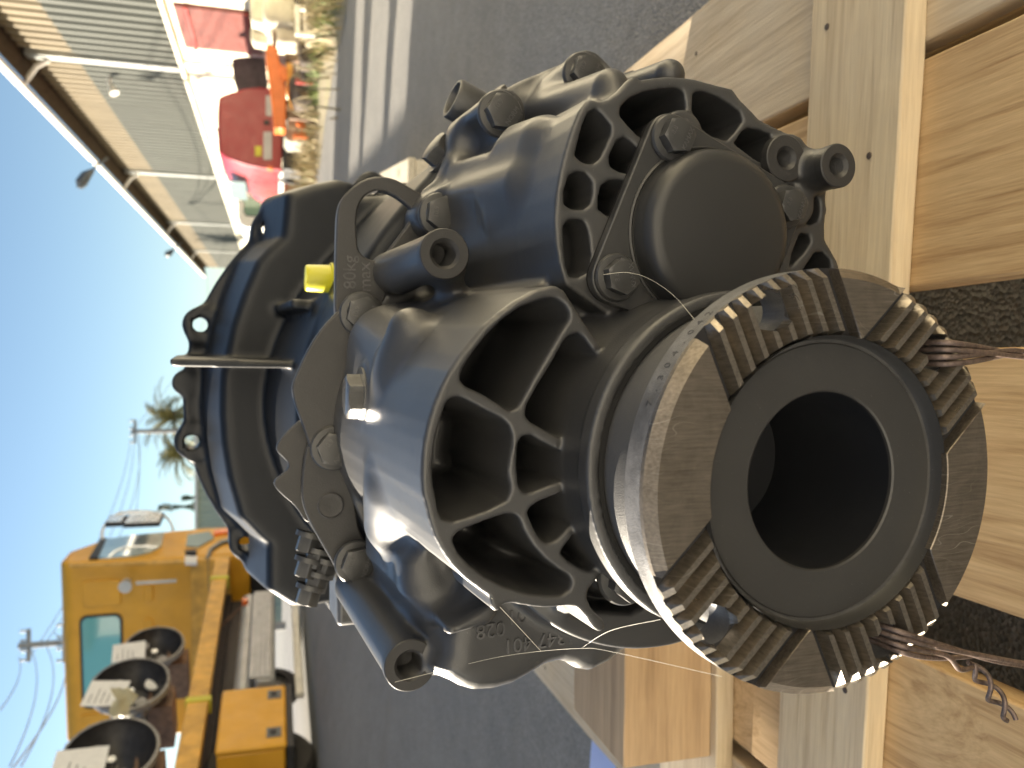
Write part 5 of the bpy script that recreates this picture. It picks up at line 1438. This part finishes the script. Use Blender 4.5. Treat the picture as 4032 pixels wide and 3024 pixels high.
for x in (-.22, .16): MB().box(x, x + .05, -.02, .02, .062, .278).build('stile', M['gutter'], fr, 30, .004)

# ------------------------------------------------------------------ power poles, wires
M['polegrey'] = simple('weathered_pole', (.30, .29, .27), .8, 0, .2, 6)
M['cable'] = simple('power_cable', (.34, .38, .43), .6)
def pole(k, p, y, label, arms):
    t = at_y(k, p, y)
    o = empty('power_pole', (t.x, y, ground_z(t.x, y)), label, 'pole', 'power poles')
    H = t.z - ground_z(t.x, y)
    MB().tube([(0, 0, 0), (0, 0, H)], [.13, .085], 12).build('post', M['polegrey'], o)
    for dz, w in arms:
        a = MB().box(-w, w, -.05, .05, H - dz - .05, H - dz + .05).build('cross_arm', M['polegrey'], o, 30, .01)
        for x in (-w * .9, -w * .3, w * .3, w * .9): MB().tube([(x, 0, H - dz + .05), (x, 0, H - dz + .2)], [.03, .045], 8).build('insulator', M['alu'], a)
    return o, t
p1_, t1 = pole('4', (815, 1105), 38, 'pale power pole rising behind the clutch bell', [(.15, .5)])
p2_, t2 = pole('7', (115, 900), 26, 'power pole with a short cross-arm behind the yellow cab roof', [(.25, .45), (1.15, .55)])
bx = MB().tube([(.12, -.1, t2.z - ground_z(t2.x, 26) - 1.35), (.5, -.15, t2.z - ground_z(t2.x, 26) - 1.45)], .02, 6).build('lamp_arm', M['polegrey'], p2_)
def cable(a, b, sag, label):
    a, b = Vector(a), Vector(b); pts = []
    for i in range(25):
        t = i / 24; q = a.lerp(b, t); q.z -= sag * 4 * t * (1 - t); pts.append(q)
    o = MB().tube([q - pts[0] for q in pts], .013, 6).build('power_cable', M['cable'], None)
    o.location = pts[0]
    return tag(o, label, 'cable', 'overhead cables')
far = at_y('4', (1275, 95), 60)
lft = [at_y('7', (0, 1300), 16), at_y('7', (60, 1650), 14), at_y('7', (130, 1650), 14), at_y('7', (80, 1659), 12)]
cable((t1.x, 38, t1.z), far, 1.2, 'overhead cable from the pale pole to the far corner of the warehouse')
for i, (dx, lab) in enumerate(((-.45, 'leftmost cable strung between the two power poles'), (.0, 'middle cable strung between the two power poles'), (.45, 'rightmost cable strung between the two power poles'))):
    cable((t1.x + dx * .6, 38, t1.z - .1 * i), (t2.x + dx, 26, t2.z - .2 - .45 * i), .5 + .15 * i, lab)
for i, (e, lab) in enumerate(zip(lft, ('highest cable leaving the left power pole towards the viewer', 'steep cable leaving the left power pole at the picture edge', 'low cable leaving the left power pole behind the truck', 'lowest slack cable leaving the left power pole'))):
    cable((t2.x - .3 + .2 * i, 26, t2.z - .3 * i), e, .15 + .1 * i, lab)
cable((t1.x, 38, t1.z - .25), at_y('4', (840, 1655), 30), .1, 'thin stay cable running down from the pale pole behind the mirrors')

# ------------------------------------------------------------------ far trees and shed
M['palm'] = leafmat('palm_frond', (.10, .10, .03), (.26, .23, .08))
M['bark'] = simple('palm_bark', (.16, .12, .08), .9, 0, .3, 12)
M['cypress'] = leafmat('cypress_green', (.05, .07, .035), (.12, .14, .08))
def palm(c, y, R, seed, label):
    t = at_y('4', c, y); r_ = random.Random(seed)
    o = empty('palm_tree', (t.x, y, 0), label, 'palm', 'palms beyond the yard')
    H = t.z
    MB().tube([(0, 0, 0), (.1, 0, H * .5), (0, 0, H)], [.28, .2, .17], 12).build('trunk', M['bark'], o)
    vs, fs = [], []
    for f_ in range(46):
        az = r_.uniform(0, 6.28); el = r_.uniform(-.5, 1.3); L = R * r_.uniform(.75, 1.1)
        pts = []
        for i in range(9):
            q = i / 8; e = el - 1.2 * q * q
            pts.append((pts[-1] if pts else Vector((0, 0, H))) + (Vector((math.cos(az) * math.cos(e), math.sin(az) * math.cos(e), math.sin(e))) * L / 8 if i else Vector()))
        for i in range(1, 9):
            d = (pts[i] - pts[i - 1]).normalized(); sd = d.cross(Vector((0, 0, 1))).normalized()
            for s_ in (-1, 1):
                for j in range(3):
                    b = pts[i - 1].lerp(pts[i], j / 3); tip = b + (sd * s_ * .8 + d * .7 + Vector((0, 0, -.25))) * L * .2 * (1.1 - abs(i / 8 - .45)); w = d * .035
                    k = len(vs); vs += [b - w, b + w, tip]; fs.append((k, k + 1, k + 2))
    mobj('crown', vs, fs, M['palm'], o)
    return o
palm((1085, 1010), 48, 2.3, 1, 'yellowish palm seen over the clutch bell, right of the pale pole')
palm((1130, 1240), 50, 2.0, 2, 'smaller palm seen over the clutch bell, left of the pale pole')
def cypress(c, ybot, y, w, seed, label):
    t = at_y('7', c, y); r_ = random.Random(seed)
    o = empty('cypress_tree', (t.x, y, 0), label, 'tree', 'slim trees on the horizon')
    MB().tube([(0, 0, 0), (0, 0, t.z * .8)], [.12, .04], 8).build('trunk', M['bark'], o)
    vs, fs = [], []
    for _ in range(900):
        h = r_.uniform(.08, 1); rad_ = w * math.sin(min(1, h * 1.15) * 2.6) * (.55 + .45 * math.sin(h * 23 + seed)) * math.sqrt(r_.random()); a = r_.uniform(0, 6.28)
        p = Vector((math.cos(a) * rad_, math.sin(a) * rad_, h * t.z)); q = Vector((r_.gauss(0, 1), r_.gauss(0, 1), r_.gauss(.8, 1))).normalized() * .22; s_ = q.cross(Vector((r_.gauss(0, 1), r_.gauss(0, 1), r_.gauss(0, 1)))).normalized() * .09
        k = len(vs); vs += [p - s_, p + s_, p + q]; fs.append((k, k + 1, k + 2))
    mobj('crown', vs, fs, M['cypress'], o)
cypress((1135, -20), 0, 62, .42, 3, 'slim cypress on the horizon left of the clutch bell')
cypress((985, 40), 0, 66, .55, 5, 'small round-topped tree on the horizon behind the truck mirror')
shy = 40
a = at_y('J', (1490, 10), shy); 
shed = empty('far_shed', (a.x - 4, shy, 0), 'pale green corrugated shed far behind the yellow cab', 'shed')
MG = corrugated_mat('pale_green_sheet', (.36, .42, .34), (.28, .33, .27))
vs, fs = [], []
x0, x1 = -2.0, 8.0
nn = 60
for i in range(nn + 1):
    x = x0 + (x1 - x0) * i / nn; yy = .05 * (i % 2); vs += [(x, yy, 0), (x, yy, a.z)]
fs = [(2 * i, 2 * i + 2, 2 * i + 3, 2 * i + 1) for i in range(nn)]
mobj('front_sheet', vs, fs, MG, shed)
MB().box(x0, x1, .06, 9, 0, a.z - .05).build('shed_body', MG, shed, 30)
MB().box(x0 - .2, x1 + .2, -.2, 9.2, a.z, a.z + .12).build('shed_roof', M['gutter'], shed, 30)
